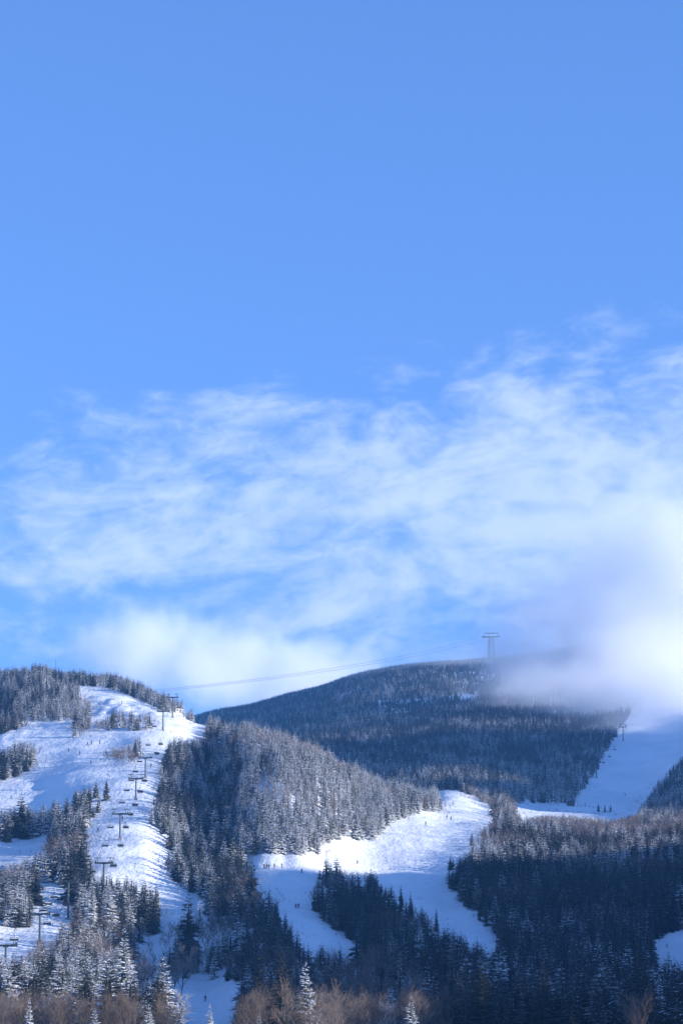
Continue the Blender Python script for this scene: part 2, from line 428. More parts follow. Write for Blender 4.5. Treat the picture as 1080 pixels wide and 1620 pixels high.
# ------------------------------------------------------------------ trees: prototypes
def spray(mb, p, d, up, ln, w, th, tone=None):
    """one leaf-shaped bough: top and underside with a raised middle, so it has a snowy top and a dark belly"""
    d = d.normalized(); side = d.cross(up).normalized(); u = side.cross(d).normalized()
    mid = p + d * (ln * .55)
    vs = [p, mid + side * w, p + d * ln - u * th * .6, mid - side * w, mid + u * th, mid - u * th * .6]
    mb.add([tuple(v) for v in vs], [(0, 1, 4), (1, 2, 4), (2, 3, 4), (3, 0, 4), (1, 0, 5), (2, 1, 5), (3, 2, 5), (0, 3, 5)], tone)
def spruce(seed, h, rad, whorls, per, detail, mat, ragged=.25):
    rd = random.Random(seed); mb = MB(); Z = Vector((0, 0, 1))
    for w in range(whorls):
        t = (w + rd.uniform(-.3, .3)) / whorls            # 0 base .. 1 top
        t = max(0, min(.985, t)); z0 = h * (.07 + .91 * t)
        Rr = rad * ((1 - t) ** .72) * rd.uniform(1 - ragged, 1 + ragged * .6) + .12
        npb = max(3, int(per * (1 - t * .55)))
        a0 = rd.uniform(0, 6.28)
        for k in range(npb):
            a = a0 + 6.283 * k / npb + rd.uniform(-.3, .3)
            ln = Rr * rd.uniform(.65, 1.18)
            z = z0 + rd.uniform(-.5, .5) * h / whorls
            droop = rd.uniform(-.5, -.18) + t * .75
            d = Vector((math.cos(a), math.sin(a), droop))
            p = Vector((math.cos(a) * .05, math.sin(a) * .05, z))
            tone = max(0, min(1, rd.gauss(.5, .28)))
            if detail == 0:
                spray(mb, p, d, Z, ln * 1.08, ln * .36, ln * .13, tone)
            elif detail == 1:
                spray(mb, p, d, Z, ln, ln * .17, ln * .09, tone)
                side = Vector((-math.sin(a), math.cos(a), 0)); dn = d.normalized()
                for sgn in (-1, 1):
                    spray(mb, p + dn * ln * .35, dn + side * sgn * .75, Z, ln * .58, ln * .15, ln * .07, tone * rd.uniform(.5, 1.4))
            else:
                dn = d.normalized(); side = Vector((-math.sin(a), math.cos(a), 0))
                spray(mb, p, d, Z, ln, ln * .12, ln * .06, tone)
                for q in range(4):
                    f = .22 + .19 * q
                    for sgn in (-1, 1):
                        l2 = ln * (.50 - .09 * q) * rd.uniform(.75, 1.2)
                        sd = dn + side * sgn * rd.uniform(.6, .95) + Z * rd.uniform(-.28, .05)
                        spray(mb, p + dn * ln * f, sd, Z, l2, l2 * .30, l2 * .14, max(0, min(1, tone + rd.uniform(-.35, .35))))
    # added rime-free core that stands in for the shade inside the crown
    nseg = 7; prev = None; vs = []; fs = []
    for k in range(9):
        t = k / 8; rr_ = (rad * (.34 if detail == 2 else .22) * (1 - t) ** .9 + .03) 
        for q in range(nseg):
            a = 6.283 * (q + .5 * (k % 2)) / nseg; m_ = rr_ * rd.uniform(.6, 1.25)
            vs.append((math.cos(a) * m_, math.sin(a) * m_, h * (.05 + .72 * t)))
    for k in range(8):
        for q in range(nseg):
            fs.append((k * nseg + q, k * nseg + (q + 1) % nseg, (k + 1) * nseg + (q + 1) % nseg, (k + 1) * nseg + q))
    mb.add(vs, fs, 0.0)
    # leader shoot
    spray(mb, Vector((0, 0, h * .94)), Vector((0.02, 0, 1)), Vector((1, 0, 0)), h * .05, .06, .06, .6)
    return mb.mesh('spruce_crown', mat)
def trunk_mesh(h, r):
    mb = MB(); mb.tube((0, 0, -.8), (0, 0, h * .45), r, r * .6, 7); mb.tube((0, 0, h * .45), (0, 0, h * .82), r * .5, .02, 6)
    return mb.mesh('spruce_trunk', M_BARK, True)
def grow(mb, rd, p, d, ln, r, lvl, maxl, kids, sides):
    q = p; segs = 2 if lvl < maxl else 1
    pts = [p]
    for s_ in range(segs):
        d = (d + Vector((rd.gauss(0, .13), rd.gauss(0, .13), rd.gauss(.05, .08)))).normalized()
        q2 = q + d * (ln / segs)
        mb.tube(q, q2, r * (1 - .35 * s_ / segs), r * (1 - .35 * (s_ + 1) / segs), sides if lvl < 2 else 3, False)
        q = q2; pts.append(q)
    if lvl >= maxl: return
    for k in range(kids[lvl]):
        f = rd.uniform(.25, 1.0); i0 = min(segs - 1, int(f * segs)); base = pts[i0].lerp(pts[i0 + 1], f * segs - i0)
        a = rd.uniform(0, 6.283); o = d.orthogonal().normalized(); o2 = d.cross(o)
        dd = (d * rd.uniform(.55, 1.0) + (o * math.cos(a) + o2 * math.sin(a)) * rd.uniform(.45, .85) + Vector((0, 0, .22))).normalized()
        grow(mb, rd, base, dd, ln * rd.uniform(.48, .72), r * .5, lvl + 1, maxl, kids, sides)
def bare(seed, h, kids, mat, thick=1.0):
    rd = random.Random(seed); cr = MB(); tr = MB()
    nst = rd.choice((1, 1, 2, 3))
    for s_ in range(nst):
        lean = Vector((rd.uniform(-.22, .22), rd.uniform(-.22, .22), 1)).normalized()
        base = Vector((rd.uniform(-.3, .3), rd.uniform(-.3, .3), -.6)) if nst > 1 else Vector((0, 0, -.6))
        top = base + lean * h * .55
        r = .13 * thick * (1 if nst == 1 else .7)
        tr.tube(base, top, r, r * .55, 6); tr.tube(top, top + lean * h * .30, r * .5, .015, 4)
        nl = kids[0] if nst == 1 else max(4, kids[0] // nst + 1)
        for k in range(nl):
            f = rd.uniform(.28, 1.0); p = base.lerp(top + lean * h * .25, f)
            a = rd.uniform(0, 6.283)
            d = Vector((math.cos(a) * .6, math.sin(a) * .6, rd.uniform(.5, 1.2))).normalized()
            grow(cr, rd, p, d, h * rd.uniform(.22, .40) * (1.1 - .5 * f), r * .42, 1, len(kids) - 1 + 0, kids, 4)
    return cr.mesh('bare_crown', mat), tr.mesh('bare_trunk', M_BARK, True)

PROTO_H = 12.0
hi_spr = [(spruce(100 + k, PROTO_H, 2.2 + .35 * (k % 3), 27, 9, 2, M_SPR_FROST if k % 2 == 0 else M_SPR, .32), trunk_mesh(PROTO_H, .17)) for k in range(6)]
mid_frost = [spruce(200 + k, PROTO_H, 2.5 + .3 * (k % 3), 16, 8, 1, M_SPR_FROST, .3) for k in range(4)]
mid_spr = [spruce(220 + k, PROTO_H, 2.5 + .35 * (k % 3), 16, 8, 1, M_SPR, .3) for k in range(4)]
far_frost = [spruce(300 + k, PROTO_H, 2.3 + .3 * k, 10, 6, 0, M_SPR_FROST, .25) for k in range(3)]
far_spr = [spruce(320 + k, PROTO_H, 2.3 + .3 * k, 10, 6, 0, M_SPR, .25) for k in range(3)]
BH = 10.0
hi_bare = [bare(400 + k, BH, [10, 7, 7, 6], M_TWIG if k % 3 else M_TWIG_FROST, .8) for k in range(6)]
mid_bare = [bare(430 + k, BH, [8, 6, 5], M_TWIG, 1.6)[0] for k in range(4)]
mid_bare_frost = [bare(450 + k, BH, [8, 6, 5], M_TWIG_FROST, 1.6)[0] for k in range(3)]

# ------------------------------------------------------------------ where the snow lies open (outline in photo pixels -> tested on the projected tree)
OPEN = [
 [(118,1085),(165,1087),(200,1099),(240,1117),(258,1127),(280,1130),(300,1142),(330,1150),(322,1160),(300,1164),(275,1162),(266,1164),(262,1180),(256,1198),(250,1216),(252,1236),(241,1260),(233,1285),(236,1306),(260,1324),(268,1336),(255,1350),(258,1375),(276,1396),(302,1416),(332,1433),(300,1440),(276,1440),(270,1468),(262,1480),(256,1515),(238,1528),(224,1520),(222,1500),(232,1478),(256,1462),(258,1440),(256,1415),(248,1396),(232,1384),(210,1377),(185,1382),(152,1374),(146,1345),(140,1325),(142,1300),(160,1284),(174,1262),(176,1236),(172,1232),(150,1234),(122,1244),(100,1262),(60,1266),(30,1266),(0,1276),(-60,1290),(-60,1175),(0,1163),(40,1151),(75,1141),(110,1142),(140,1137),(153,1126),(150,1110),(135,1096)],
 [(-60,1332),(0,1330),(30,1328),(75,1321),(74,1336),(50,1350),(20,1358),(0,1362),(-60,1370)],
 [(66,1393),(118,1412),(112,1452),(94,1456),(82,1484),(62,1478),(50,1442),(60,1430),(70,1414)],
 [(-40,1480),(18,1471),(30,1466),(50,1474),(60,1488),(42,1502),(20,1512),(-10,1508),(-40,1510)],
 [(274,1582),(284,1566),(302,1556),(345,1550),(381,1562),(372,1600),(362,1625),(306,1625),(286,1604)],
 [(380,1356),(400,1352),(450,1353),(515,1351),(519,1330),(560,1326),(600,1331),(611,1311),(626,1301),(650,1291),(690,1284),(712,1284),(707,1266),(696,1256),(680,1252),(722,1250),(742,1262),(783,1285),(778,1292),(756,1310),(745,1330),(735,1346),(710,1356),(700,1376),(705,1396),(722,1422),(752,1452),(792,1492),(785,1498),(765,1492),(745,1477),(720,1464),(700,1458),(680,1442),(662,1427),(650,1415),(635,1405),(622,1400),(600,1385),(590,1374),(575,1376),(540,1370),(518,1352),(506,1370),(500,1386),(485,1410),(488,1440),(510,1464),(545,1484),(578,1500),(565,1512),(540,1500),(510,1491),(480,1486),(470,1462),(456,1452),(450,1430),(440,1416),(430,1402),(415,1400),(404,1386),(394,1366)],
 [(822,1270),(870,1271),(905,1272),(955,1281),(1008,1284),(975,1293),(940,1291),(900,1288),(860,1287),(825,1290),(815,1280)],
 [(905,1272),(924,1250),(944,1220),(958,1190),(975,1165),(1000,1125),(1040,1090),(1140,1060),(1140,1150),(1080,1190),(1060,1210),(1035,1236),(1016,1265),(1008,1284),(955,1281)],
 [(1034,1502),(1040,1486),(1060,1478),(1080,1472),(1140,1460),(1140,1540),(1080,1522),(1068,1512),(1055,1504),(1045,1518),(1036,1516)],
 [(722,1101),(730,1099),(750,1099),(756,1101),(742,1102.5)],
]
ISLES = [
 [(108,1170),(110,1150),(120,1140),(140,1140),(165,1130),(172,1122),(190,1118),(200,1130),(205,1120),(222,1126),(240,1123),(245,1140),(240,1156),(205,1156),(180,1159),(150,1162),(130,1170)],
 [(158,1202),(164,1185),(180,1175),(200,1172),(210,1168),(222,1158),(230,1180),(224,1200),(215,1211),(190,1213),(168,1209)],
 [(-60,1200),(0,1180),(30,1168),(65,1174),(72,1190),(60,1206),(40,1226),(10,1236),(0,1239),(-60,1250)],
]
def inpoly(px, py, poly):
    ins = np.zeros(len(px), bool); n_ = len(poly)
    for k in range(n_):
        x1, y1 = poly[k]; x2, y2 = poly[(k + 1) % n_]
        if y1 == y2: continue
        c = ((y1 > py) != (y2 > py)) & (px < (x2 - x1) * (py - y1) / (y2 - y1) + x1)
        ins ^= c
    return ins
def is_open(px, py):
    o = np.zeros(len(px), bool)
    for p_ in OPEN: o |= inpoly(px, py, p_)
    for p_ in ISLES: o &= ~inpoly(px, py, p_)
    return o

def scatter(r0, r1, sp, amax):
    """jittered grid over a wedge of ground"""
    w = r1 * math.sin(R(amax))
    xs = np.arange(-w, w, sp); ys = np.arange(r0 * math.cos(R(amax)), r1, sp)
    gx_, gy_ = np.meshgrid(xs, ys); x = gx_.ravel() + rng.uniform(-.46, .46, gx_.size) * sp; y = gy_.ravel() + rng.uniform(-.46, .46, gx_.size) * sp
    r = np.hypot(x, y); a = np.degrees(np.arctan2(x, y))
    k = (r >= r0) & (r < r1) & (np.abs(a) < amax)
    x, y = x[k], y[k]
    return x, y, ground(x, y)

bands = [(385, 620, 3.5, 9.5), (620, 1000, 3.6, 9.0), (1000, 1500, 3.5, 8.6), (1500, 2000, 3.8, 8.4), (2000, 2700, 4.0, 8.2), (2700, 4350, 4.8, 8.0)]
TX, TY, TZ, TH, TB = [], [], [], [], []
for r0, r1, sp, am in bands:
    x, y, z = scatter(r0, r1, sp, am)
    r = np.hypot(x, y)
    px, py = proj(x, y, z)
    # kind of wood
    front_gap = (r < 440) & (x > 0)
    pat = vnoise(x / 30, y / 60, 21) * .6 + vnoise(x / 11, y / 22, 22) * .4
    pb = np.full(len(x), .10)
    left_low = (py > 1470) & (px < 420); low_mid = (py > 1535) & (px >= 360) & (px < 720); low_r = (py > 1580) & (px > 930)
    pb = np.where(r < 1600, .24, pb); pb = np.where((r > 1050) & (r < 1750) & (px > 240) & (px < 735), .32, pb)
    pb = np.where((py < 1352) & (px > 735) & (r < 1800), .66, pb)
    pb = np.where((px >= 720) & (r < 1100), .06, pb); pb = np.where(left_low, .72, pb); pb = np.where(low_mid & (r < 900), .68, pb); pb = np.where(low_r & (r < 560) & (px > 985), .6, pb)
    pb = np.where((px > 150) & (px < 235) & (py < 1220) & (py > 1165) & (r < 1500), .75, pb)
    pb = np.where(r > 2100, .02, pb)
    isb = (pat - .5) * 1.6 + pb + rng.uniform(-.25, .25, len(x)) > .5
    isb = np.where(r > 2100, rng.uniform(0, 1, len(x)) < .02, isb)
    h = np.interp(r, [300, 700, 1100, 1600, 2000, 2800, 4200], [12.5, 12, 10.6, 9.0, 8.6, 7.6, 7.0]) * np.where(rng.uniform(0, 1, len(x)) < .3, rng.uniform(.4, .75, len(x)), rng.uniform(.75, 1.2, len(x)))
    h = np.where(isb, np.minimum(h * .78, 9.5), h)
    h = np.where(isb & left_low, h * .9, h)
    # small bushes on the shrub island
    wpx = h * .10 / r * FPX
    bad = front_gap.copy()
    for f in (0.0, .3, .6, .92):
        qx, qy = proj(x, y, z + h * f)
        ww = wpx * (1 - f * .7)
        bad |= is_open(qx - ww, qy) | is_open(qx + ww, qy)
    # a thin veil of bare trees stands in front of the narrow shaded strip at lower left
    qx, qy = proj(x, y, z + h * .6)
    veil = inpoly(qx, qy, [(215, 1450), (275, 1440), (275, 1500), (250, 1545), (215, 1545)]) & isb & (rng.uniform(0, 1, len(x)) < .30)
    bad &= ~veil
    keep = ~bad
    # clearings on the far mountain left by noise
    keep &= rng.uniform(0, 1, len(x)) > np.where((r > 2300) & (vnoise(x / 45, y / 160, 31) > .8), .45, 0)
    x, y, z, h, isb = x[keep], y[keep], z[keep], h[keep], isb[keep]
    TX.append(x); TY.append(y); TZ.append(z); TH.append(h); TB.append(isb)
TX, TY, TZ, TH, TB = map(np.concatenate, (TX, TY, TZ, TH, TB))
TR = np.hypot(TX, TY)
TPX, TPY = proj(TX, TY, TZ); TTX, TTY = proj(TX, TY, TZ + TH)
print('TREES', len(TX), 'bare', TB.sum())
# frost differs from stand to stand
fr = vnoise(TX / 18, TY / 36, 41) * .5 + rng.uniform(0, 1, len(TX)) * .5
frost_p = np.full(len(TX), .5)
frost_p = np.where((TPX < 340) & (TR > 1350), .6, frost_p)
frost_p = np.where((TPX > 380) & (TPX < 740) & (TR > 1080) & (TR < 1700), .85, frost_p)
frost_p = np.where((TR < 900) & (TPX < 320), .42, frost_p)
frost_p = np.where((TPY < 1352) & (TPX > 735) & (TR < 1800), .45, frost_p)
frost_p = np.where((TPX > 340) & (TR < 1280) & (TTY > 1340), .22, frost_p)
frost_p = np.where((TR > 2100), .35, frost_p)
FROST = fr < frost_p

# ------------------------------------------------------------------ trees one can point at: (x, y of the top, y of the foot in the photo, kind, label)
HEROES = [
 (195, 1461, 1612, 'f', 'tall snow-laden spruce at lower left, lit on its right side, above brown brush'),
 (298, 1408, 1512, 's', 'spruce with sunlit tip at the lower end of the left piste'),
 (398, 1354, 1428, 's', 'dark spruce standing against the bright snow left of the small group of skiers'),
 (243, 1403, 1478, 's', 'dark spruce at the right end of the clump below the left piste'),
 (228, 1392, 1472, 's', 'dark spruce second from the right end of the clump below the left piste'),
 (516, 1349, 1402, 's', 'spruce at the top left corner of the dark tree island in the middle piste'),
 (532, 1351, 1404, 's', 'spruce beside the corner tree at the top of the dark tree island'),
 (634, 1397, 1442, 's', 'very slim dark spruce rising over the right edge of the dark tree island'),
 (649, 1409, 1458, 's', 'small dark spruce just right of the very slim one on the island edge'),
 (690, 1434, 1474, 's', 'thin pointed spruce silhouetted against the shaded piste right of centre'),
 (503, 1533, 1608, 'f', 'snow-covered sunlit spruce in the brown wood at the bottom centre'),
 (545, 1543, 1590, 'f', 'small white-topped spruce right of the large snowy one at the bottom centre'),
 (470, 1565, 1615, 'f', 'low white-tipped spruce left of the large snowy one at the bottom centre'),
 (618, 1559, 1650, 'f', 'pale snowy spruce at the bottom edge just right of centre'),
 (650, 1572, 1670, 'f', 'snowy spruce at the bottom edge right of the pale one'),
 (331, 1588, 1740, 'f', 'white spruce top at the bottom edge below the small snowfield'),
 (234, 1588, 1740, 'f', 'white spruce top at the bottom edge left of the small snowfield'),
 (288, 1604, 1745, 'f', 'lowest white spruce top between two taller ones at the bottom edge'),
 (410, 1603, 1740, 'f', 'little white spruce top at the bottom edge right of the small snowfield'),
 (45, 1577, 1690, 'f', 'slim white spruce at the bottom left corner'),
 (148, 1594, 1735, 'f', 'white spruce tip at the bottom edge near the lower left'),
 (110, 1508, 1612, 'f', 'frosted spruce in the brown brush left of the tall snow-laden spruce'),
 (22, 1503, 1600, 's', 'dark snowy spruce just below the leftmost lift tower'),
 (57, 1366, 1432, 's', 'dark spruce at the left edge of the small snow pocket with chairs'),
 (33, 1252, 1326, 's', 'tall spruce at the far left between the two left snowfields'),
 (12, 1290, 1332, 's', 'short frosted spruce left of the tall one at the far left'),
 (172, 1398, 1472, 'f', 'narrow spruce lit on its right side below the lift tower'),
 (145, 1388, 1480, 'f', 'broad frosted spruce right of the tower standing in the snow pocket'),
 (128, 1300, 1405, 's', 'tallest dark spruce beside the left edge of the lift line'),
 (112, 1325, 1430, 's', 'dark spruce left of the tallest one beside the lift line'),
 (152, 1232, 1262, 's', 'spruce on top of the small clump left of the lift line'),
 (168, 1232, 1266, 's', 'right-hand spruce of the small clump left of the lift line'),
 (178, 1121, 1152, 'f', 'lone dark spruce left in the row on the upper piste'),
 (189, 1119, 1152, 'f', 'dark spruce second in the row on the upper piste'),
 (208, 1117, 1154, 'f', 'largest spruce of the row on the upper piste'),
 (120, 1140, 1166, 'f', 'small frosted spruce at the left tip of the upper tree row'),
 (221, 1160, 1196, 'f', 'spruce at the right end of the round brushy island on the upper piste'),
 (214, 1168, 1198, 's', 'small spruce inside the right end of the round brushy island'),
 (845, 1564, 1650, 's', 'blue-shaded snowy spruce in the dark valley right of centre'),
 (906, 1593, 1700, 's', 'blue snowy spruce top at the bottom edge right of centre'),
 (968, 1535, 1640, 's', 'shaded spruce with pale boughs above the bare tree at the lower right'),
 (807, 1520, 1590, 's', 'shaded spruce with dusted boughs in the middle of the dark valley'),
 (1058, 1503, 1575, 's', 'dark spruce against the shaded snow patch at the right edge'),
 (480, 1489, 1532, 's', 'leftmost of three spruces at the foot of the narrow middle piste'),
 (506, 1494, 1536, 's', 'middle one of three spruces at the foot of the narrow middle piste'),
 (538, 1492, 1540, 's', 'rightmost of three spruces at the foot of the narrow middle piste'),
 (746, 1315, 1338, 's', 'small wind-bent spruce on the sunny bank right of the middle piste'),
 (563, 1272, 1328, 'f', 'pale spruce standing out on the lower right face of the middle ridge'),
 (946, 1268, 1284, 's', 'left one of three small spruces on the snow before the misty right piste'),
 (956, 1270, 1285, 's', 'middle one of three small spruces on the snow before the misty right piste'),
 (965, 1271, 1284, 's', 'right one of three small spruces on the snow before the misty right piste'),
 (712, 1352, 1376, 's', 'small dark spruce at the right bend of the middle piste'),
 (1018, 1568, 1668, 'b', 'pale bare tree with sunlit branches at the lower right corner'),
 (284, 1486, 1590, 'b', 'spreading bare tree with frosted twigs left of the small snowfield'),
 (240, 1500, 1570, 'b', 'thin bare tree in front of the shaded snow strip at lower left'),
 (222, 1512, 1580, 'b', 'pale slender bare tree left of the thin one before the snow strip'),
 (266, 1325, 1345, 'b', 'leafless sapling leaning over the left piste at the foot of the ridge'),
]
HX = []
for (px, ty, by, kd, lab) in HEROES:
    p = at(px, by)
    r_ = math.hypot(p.x, p.y); HX.append((p, float(pix2ray(px, ty)[1]) * r_ - p.z + .25))
near_hero = np.zeros(len(TX), bool)
for (p, h_) in HX:
    near_hero |= (np.hypot(TX - p.x, (TY - p.y) * .8) < h_ * .17 + 1.0)
    # keep the view of the larger ones free
    qx, qy = proj(p.x, p.y, p.z + h_)
    near_hero |= (TR < math.hypot(p.x, p.y)) & (np.abs(TPX - qx) < 7) & (TTY < qy + h_ * .55 / math.hypot(p.x, p.y) * FPX) & (TPY > qy)
k_ = ~near_hero
TX, TY, TZ, TH, TB, TR, TPX, TPY, TTX, TTY, FROST = [v[k_] for v in (TX, TY, TZ, TH, TB, TR, TPX, TPY, TTX, TTY, FROST)]

# ------------------------------------------------------------------ woods too large to count: geometry-node instances on points
def proto_collection(name, meshes):
    col = bpy.data.collections.new(name)             # never linked to the scene
    for k, m in enumerate(meshes):
        o = bpy.data.objects.new('%s_%02d' % (name, k), m); col.objects.link(o)
    return col
COLS = {
    'mid_f': proto_collection('frosted_spruce_source', mid_frost), 'mid_s': proto_collection('snowy_spruce_source', mid_spr),
    'far_f': proto_collection('frosted_far_spruce_source', far_frost), 'far_s': proto_collection('snowy_far_spruce_source', far_spr),
    'bare': proto_collection('bare_tree_source', mid_bare), 'bare_f': proto_collection('frosted_bare_tree_source', mid_bare_frost)}
NPROTO = {'mid_f': 4, 'mid_s': 4, 'far_f': 3, 'far_s': 3, 'bare': 4, 'bare_f': 3}
KEYS = list(COLS)
def wood_nodes():
    ng = bpy.data.node_groups.new('wood_scatter', 'GeometryNodeTree')
    ng.interface.new_socket('Geometry', in_out='INPUT', socket_type='NodeSocketGeometry')
    ng.interface.new_socket('Geometry', in_out='OUTPUT', socket_type='NodeSocketGeometry')
    gi = ng.nodes.new('NodeGroupInput'); go = ng.nodes.new('NodeGroupOutput')
    def attr(nm, ty):
        a = ng.nodes.new('GeometryNodeInputNamedAttribute'); a.data_type = ty; a.inputs[0].default_value = nm; return a.outputs[0]
    join = ng.nodes.new('GeometryNodeJoinGeometry')
    for k, key in enumerate(KEYS):
        ci = ng.nodes.new('GeometryNodeCollectionInfo'); ci.inputs[0].default_value = COLS[key]
        ci.inputs[1].default_value = True; ci.inputs[2].default_value = True
        cmp_ = ng.nodes.new('FunctionNodeCompare'); cmp_.data_type = 'INT'; cmp_.operation = 'EQUAL'
        ints = [i for i in cmp_.inputs if i.type == 'INT']
        ng.links.new(attr('kindno', 'INT'), ints[0]); ints[1].default_value = k
        ip = ng.nodes.new('GeometryNodeInstanceOnPoints')
        ng.links.new(gi.outputs[0], ip.inputs['Points']); ng.links.new(cmp_.outputs[0], ip.inputs['Selection'])
        ng.links.new(ci.outputs[0], ip.inputs['Instance']); ip.inputs['Pick Instance'].default_value = True
        ng.links.new(attr('pick', 'INT'), ip.inputs['Instance Index'])
        ng.links.new(attr('turn', 'FLOAT_VECTOR'), ip.inputs['Rotation'])
        ng.links.new(attr('size', 'FLOAT_VECTOR'), ip.inputs['Scale'])
        ng.links.new(ip.outputs[0], join.inputs[0])
    ng.links.new(join.outputs[0], go.inputs[0])
    return ng
NG = wood_nodes()
def wood(name, sel, label):
    idx = np.nonzero(sel)[0]
    if not len(idx): return
    m_ = bpy.data.meshes.new(name); m_.vertices.add(len(idx))
    m_.vertices.foreach_set('co', np.stack([TX[idx], TY[idx], TZ[idx] - .15], -1).ravel())
    isfar = TR[idx] > 1750
    kindno = np.where(TB[idx], np.where(FROST[idx], 5, 4), np.where(isfar, np.where(FROST[idx], 2, 3), np.where(FROST[idx], 0, 1)))
    npr = np.array([NPROTO[k] for k in KEYS])[kindno]
    pick = (rng.integers(0, 1000, len(idx)) % npr)
    turn = np.stack([rng.normal(0, .03, len(idx)), rng.normal(0, .03, len(idx)), rng.uniform(0, 6.283, len(idx))], -1)
    s = TH[idx] / np.where(TB[idx], BH, PROTO_H); w = s * rng.uniform(.8, 1.25, len(idx)) * np.where(TR[idx] > 1000, 1.12, 1.0)
    size = np.stack([w, w, s], -1)
    for nm, ty, dat in (('kindno', 'INT', kindno), ('pick', 'INT', pick)):
        a = m_.attributes.new(nm, ty, 'POINT'); a.data.foreach_set('value', dat.astype(np.int32))
    for nm, dat in (('turn', turn), ('size', size)):
        a = m_.attributes.new(nm, 'FLOAT_VECTOR', 'POINT'); a.data.foreach_set('vector', dat.astype(np.float32).ravel())
    o = bpy.data.objects.new(name, m_); C.objects.link(o)
    md = o.modifiers.new('trees', 'NODES'); md.node_group = NG
    tag(o, label, 'forest', kind='stuff')
    return o

# the largest in view become trees of their own
vis = (TTY < 1608) & (TTX > -6) & (TTX < 1086)
order = np.argsort(-(TH / TR))
single = np.zeros(len(TX), bool)
for want in (False, True):
    k = [i_ for i_ in order if vis[i_] and TB[i_] == want][:(255 if not want else 285)]
    single[k] = True
rest = ~single
zone_left_top = (TR > 1330) & (TPX < 345) & (TR < 2000)
zone_center = (TR > 960) & (TR < 1900) & ~zone_left_top & (TPX < 730)
zone_right = (TR > 900) & (TR < 1800) & (TPX >= 730)
zone_far = (TR >= 1800) & ~zone_left_top
zone_front = ~(zone_left_top | zone_center | zone_right | zone_far)
wood('hilltop_forest', rest & zone_left_top, 'frosted spruce wood on the upper left hill around the pistes')
wood('ridge_forest', rest & zone_center, 'grey frosted forest on the middle ridge between the two pistes')
wood('right_forest', rest & zone_right, 'forest on the right hill, sunlit brown at its top and deep blue in shade below')
wood('mountain_forest', rest & zone_far, 'dark blue spruce forest covering the far mountain below the cloud')
wood('valley_forest', rest & zone_front, 'dark mixed forest filling the shaded valley at the bottom')

# brush stems poking through the snow along the edges of the pistes
bx, by_, bz = scatter(850, 2000, 2.6, 8.0)
qx, qy = proj(bx, by_, bz)
op = is_open(qx, qy)
edge = np.zeros(len(bx), bool)
for dx, dy in ((0, -7), (0, 5), (-9, 0), (9, 0)): edge |= ~is_open(qx + dx, qy + dy)
kb = op & ((edge & (rng.uniform(0, 1, len(bx)) < .16)) | (rng.uniform(0, 1, len(bx)) < .0015) | (inpoly(qx, qy, [(150,1150),(245,1150),(262,1175),(262,1160),(245,1130),(225,1150)]) & (rng.uniform(0, 1, len(bx)) < .3)))
keep_state = (TX, TY, TZ, TH, TB, TR, FROST)
nb = int(kb.sum())
TX, TY, TZ = bx[kb], by_[kb], bz[kb]
TH = rng.uniform(.8, 2.6, nb) * rng.uniform(.6, 1.2, nb); TB = np.ones(nb, bool); TR = np.hypot(TX, TY); FROST = rng.uniform(0, 1, nb) < .3
o_ = wood('brush', np.ones(nb, bool), 'dead brush and saplings poking through snow along the piste edges')
o_['category'] = 'brush'
TX, TY, TZ, TH, TB, TR, FROST = keep_state

# ------------------------------------------------------------------ single trees
def tree_root(kind, meshes, loc, rz, sc, sxy):
    r = empty('bare_tree' if kind == 'b' else 'spruce_tree', loc, rz); r.scale = (sc * sxy, sc * sxy, sc)
    part('crown', meshes[0], r); part('trunk', meshes[1], r); return r
def frost_variants(want): return [hi_spr[k] for k in range(6) if (k % 2 == 0) == want]
frosty, snowy = frost_variants(True), frost_variants(False)
rt = random.Random(3)
for (px, ty, by, kd, lab), (p, h_) in zip(HEROES, HX):
    ms = rt.choice(frosty if kd == 'f' else snowy) if kd != 'b' else (hi_bare[1] if 'sunlit' in lab else hi_bare[3] if 'frosted' in lab else rt.choice((hi_bare[2], hi_bare[4])))
    far_small = (by - ty) < 45
    slim = .62 if 'slim' in lab or 'thin pointed' in lab else rt.uniform(.9, 1.15)
    r = tree_root(kd, ms, p - Vector((0, 0, .2)), rt.uniform(0, 6.28), h_ / (BH if kd == 'b' else PROTO_H), slim)
    tag(r, lab, 'tree')

ANCHORS = [(9, 1515, 'the leftmost lift tower'), (63, 1475, 'the lift tower with a spruce at its foot'), (195, 1535, 'the tall snow-laden spruce'), (145, 1440, 'the broad frosted spruce'),
 (298, 1455, 'the sun-tipped spruce'), (325, 1585, 'the small shaded snowfield'), (240, 1515, 'the shaded snow strip'), (45, 1605, 'the slim white corner spruce'), (110, 1560, 'the frosted spruce in brush'),
 (503, 1570, 'the snowy bottom centre spruce'), (545, 1565, 'the small white-topped spruce'), (618, 1595, 'the pale spruce right of centre'), (655, 1605, 'the snowy spruce right of centre'),
 (845, 1595, 'the blue-shaded snowy spruce'), (906, 1608, 'the blue spruce at the bottom'), (968, 1575, 'the shaded spruce with pale boughs'), (1018, 1600, 'the pale bare corner tree'),
 (1058, 1530, 'the spruce by the right snow patch'), (506, 1515, 'the three spruces below the piste'), (410, 1610, 'the little white spruce top'), (807, 1555, 'the dusted spruce in the valley'),
 (331, 1605, 'the white spruce below the snowfield'), (234, 1605, 'the white spruce left of the snowfield'), (148, 1605, 'the white spruce tip'), (745, 1590, 'the middle of the dark valley'), (22, 1545, 'the dark snowy spruce'), (450, 1570, 'the brown wood at bottom centre')]
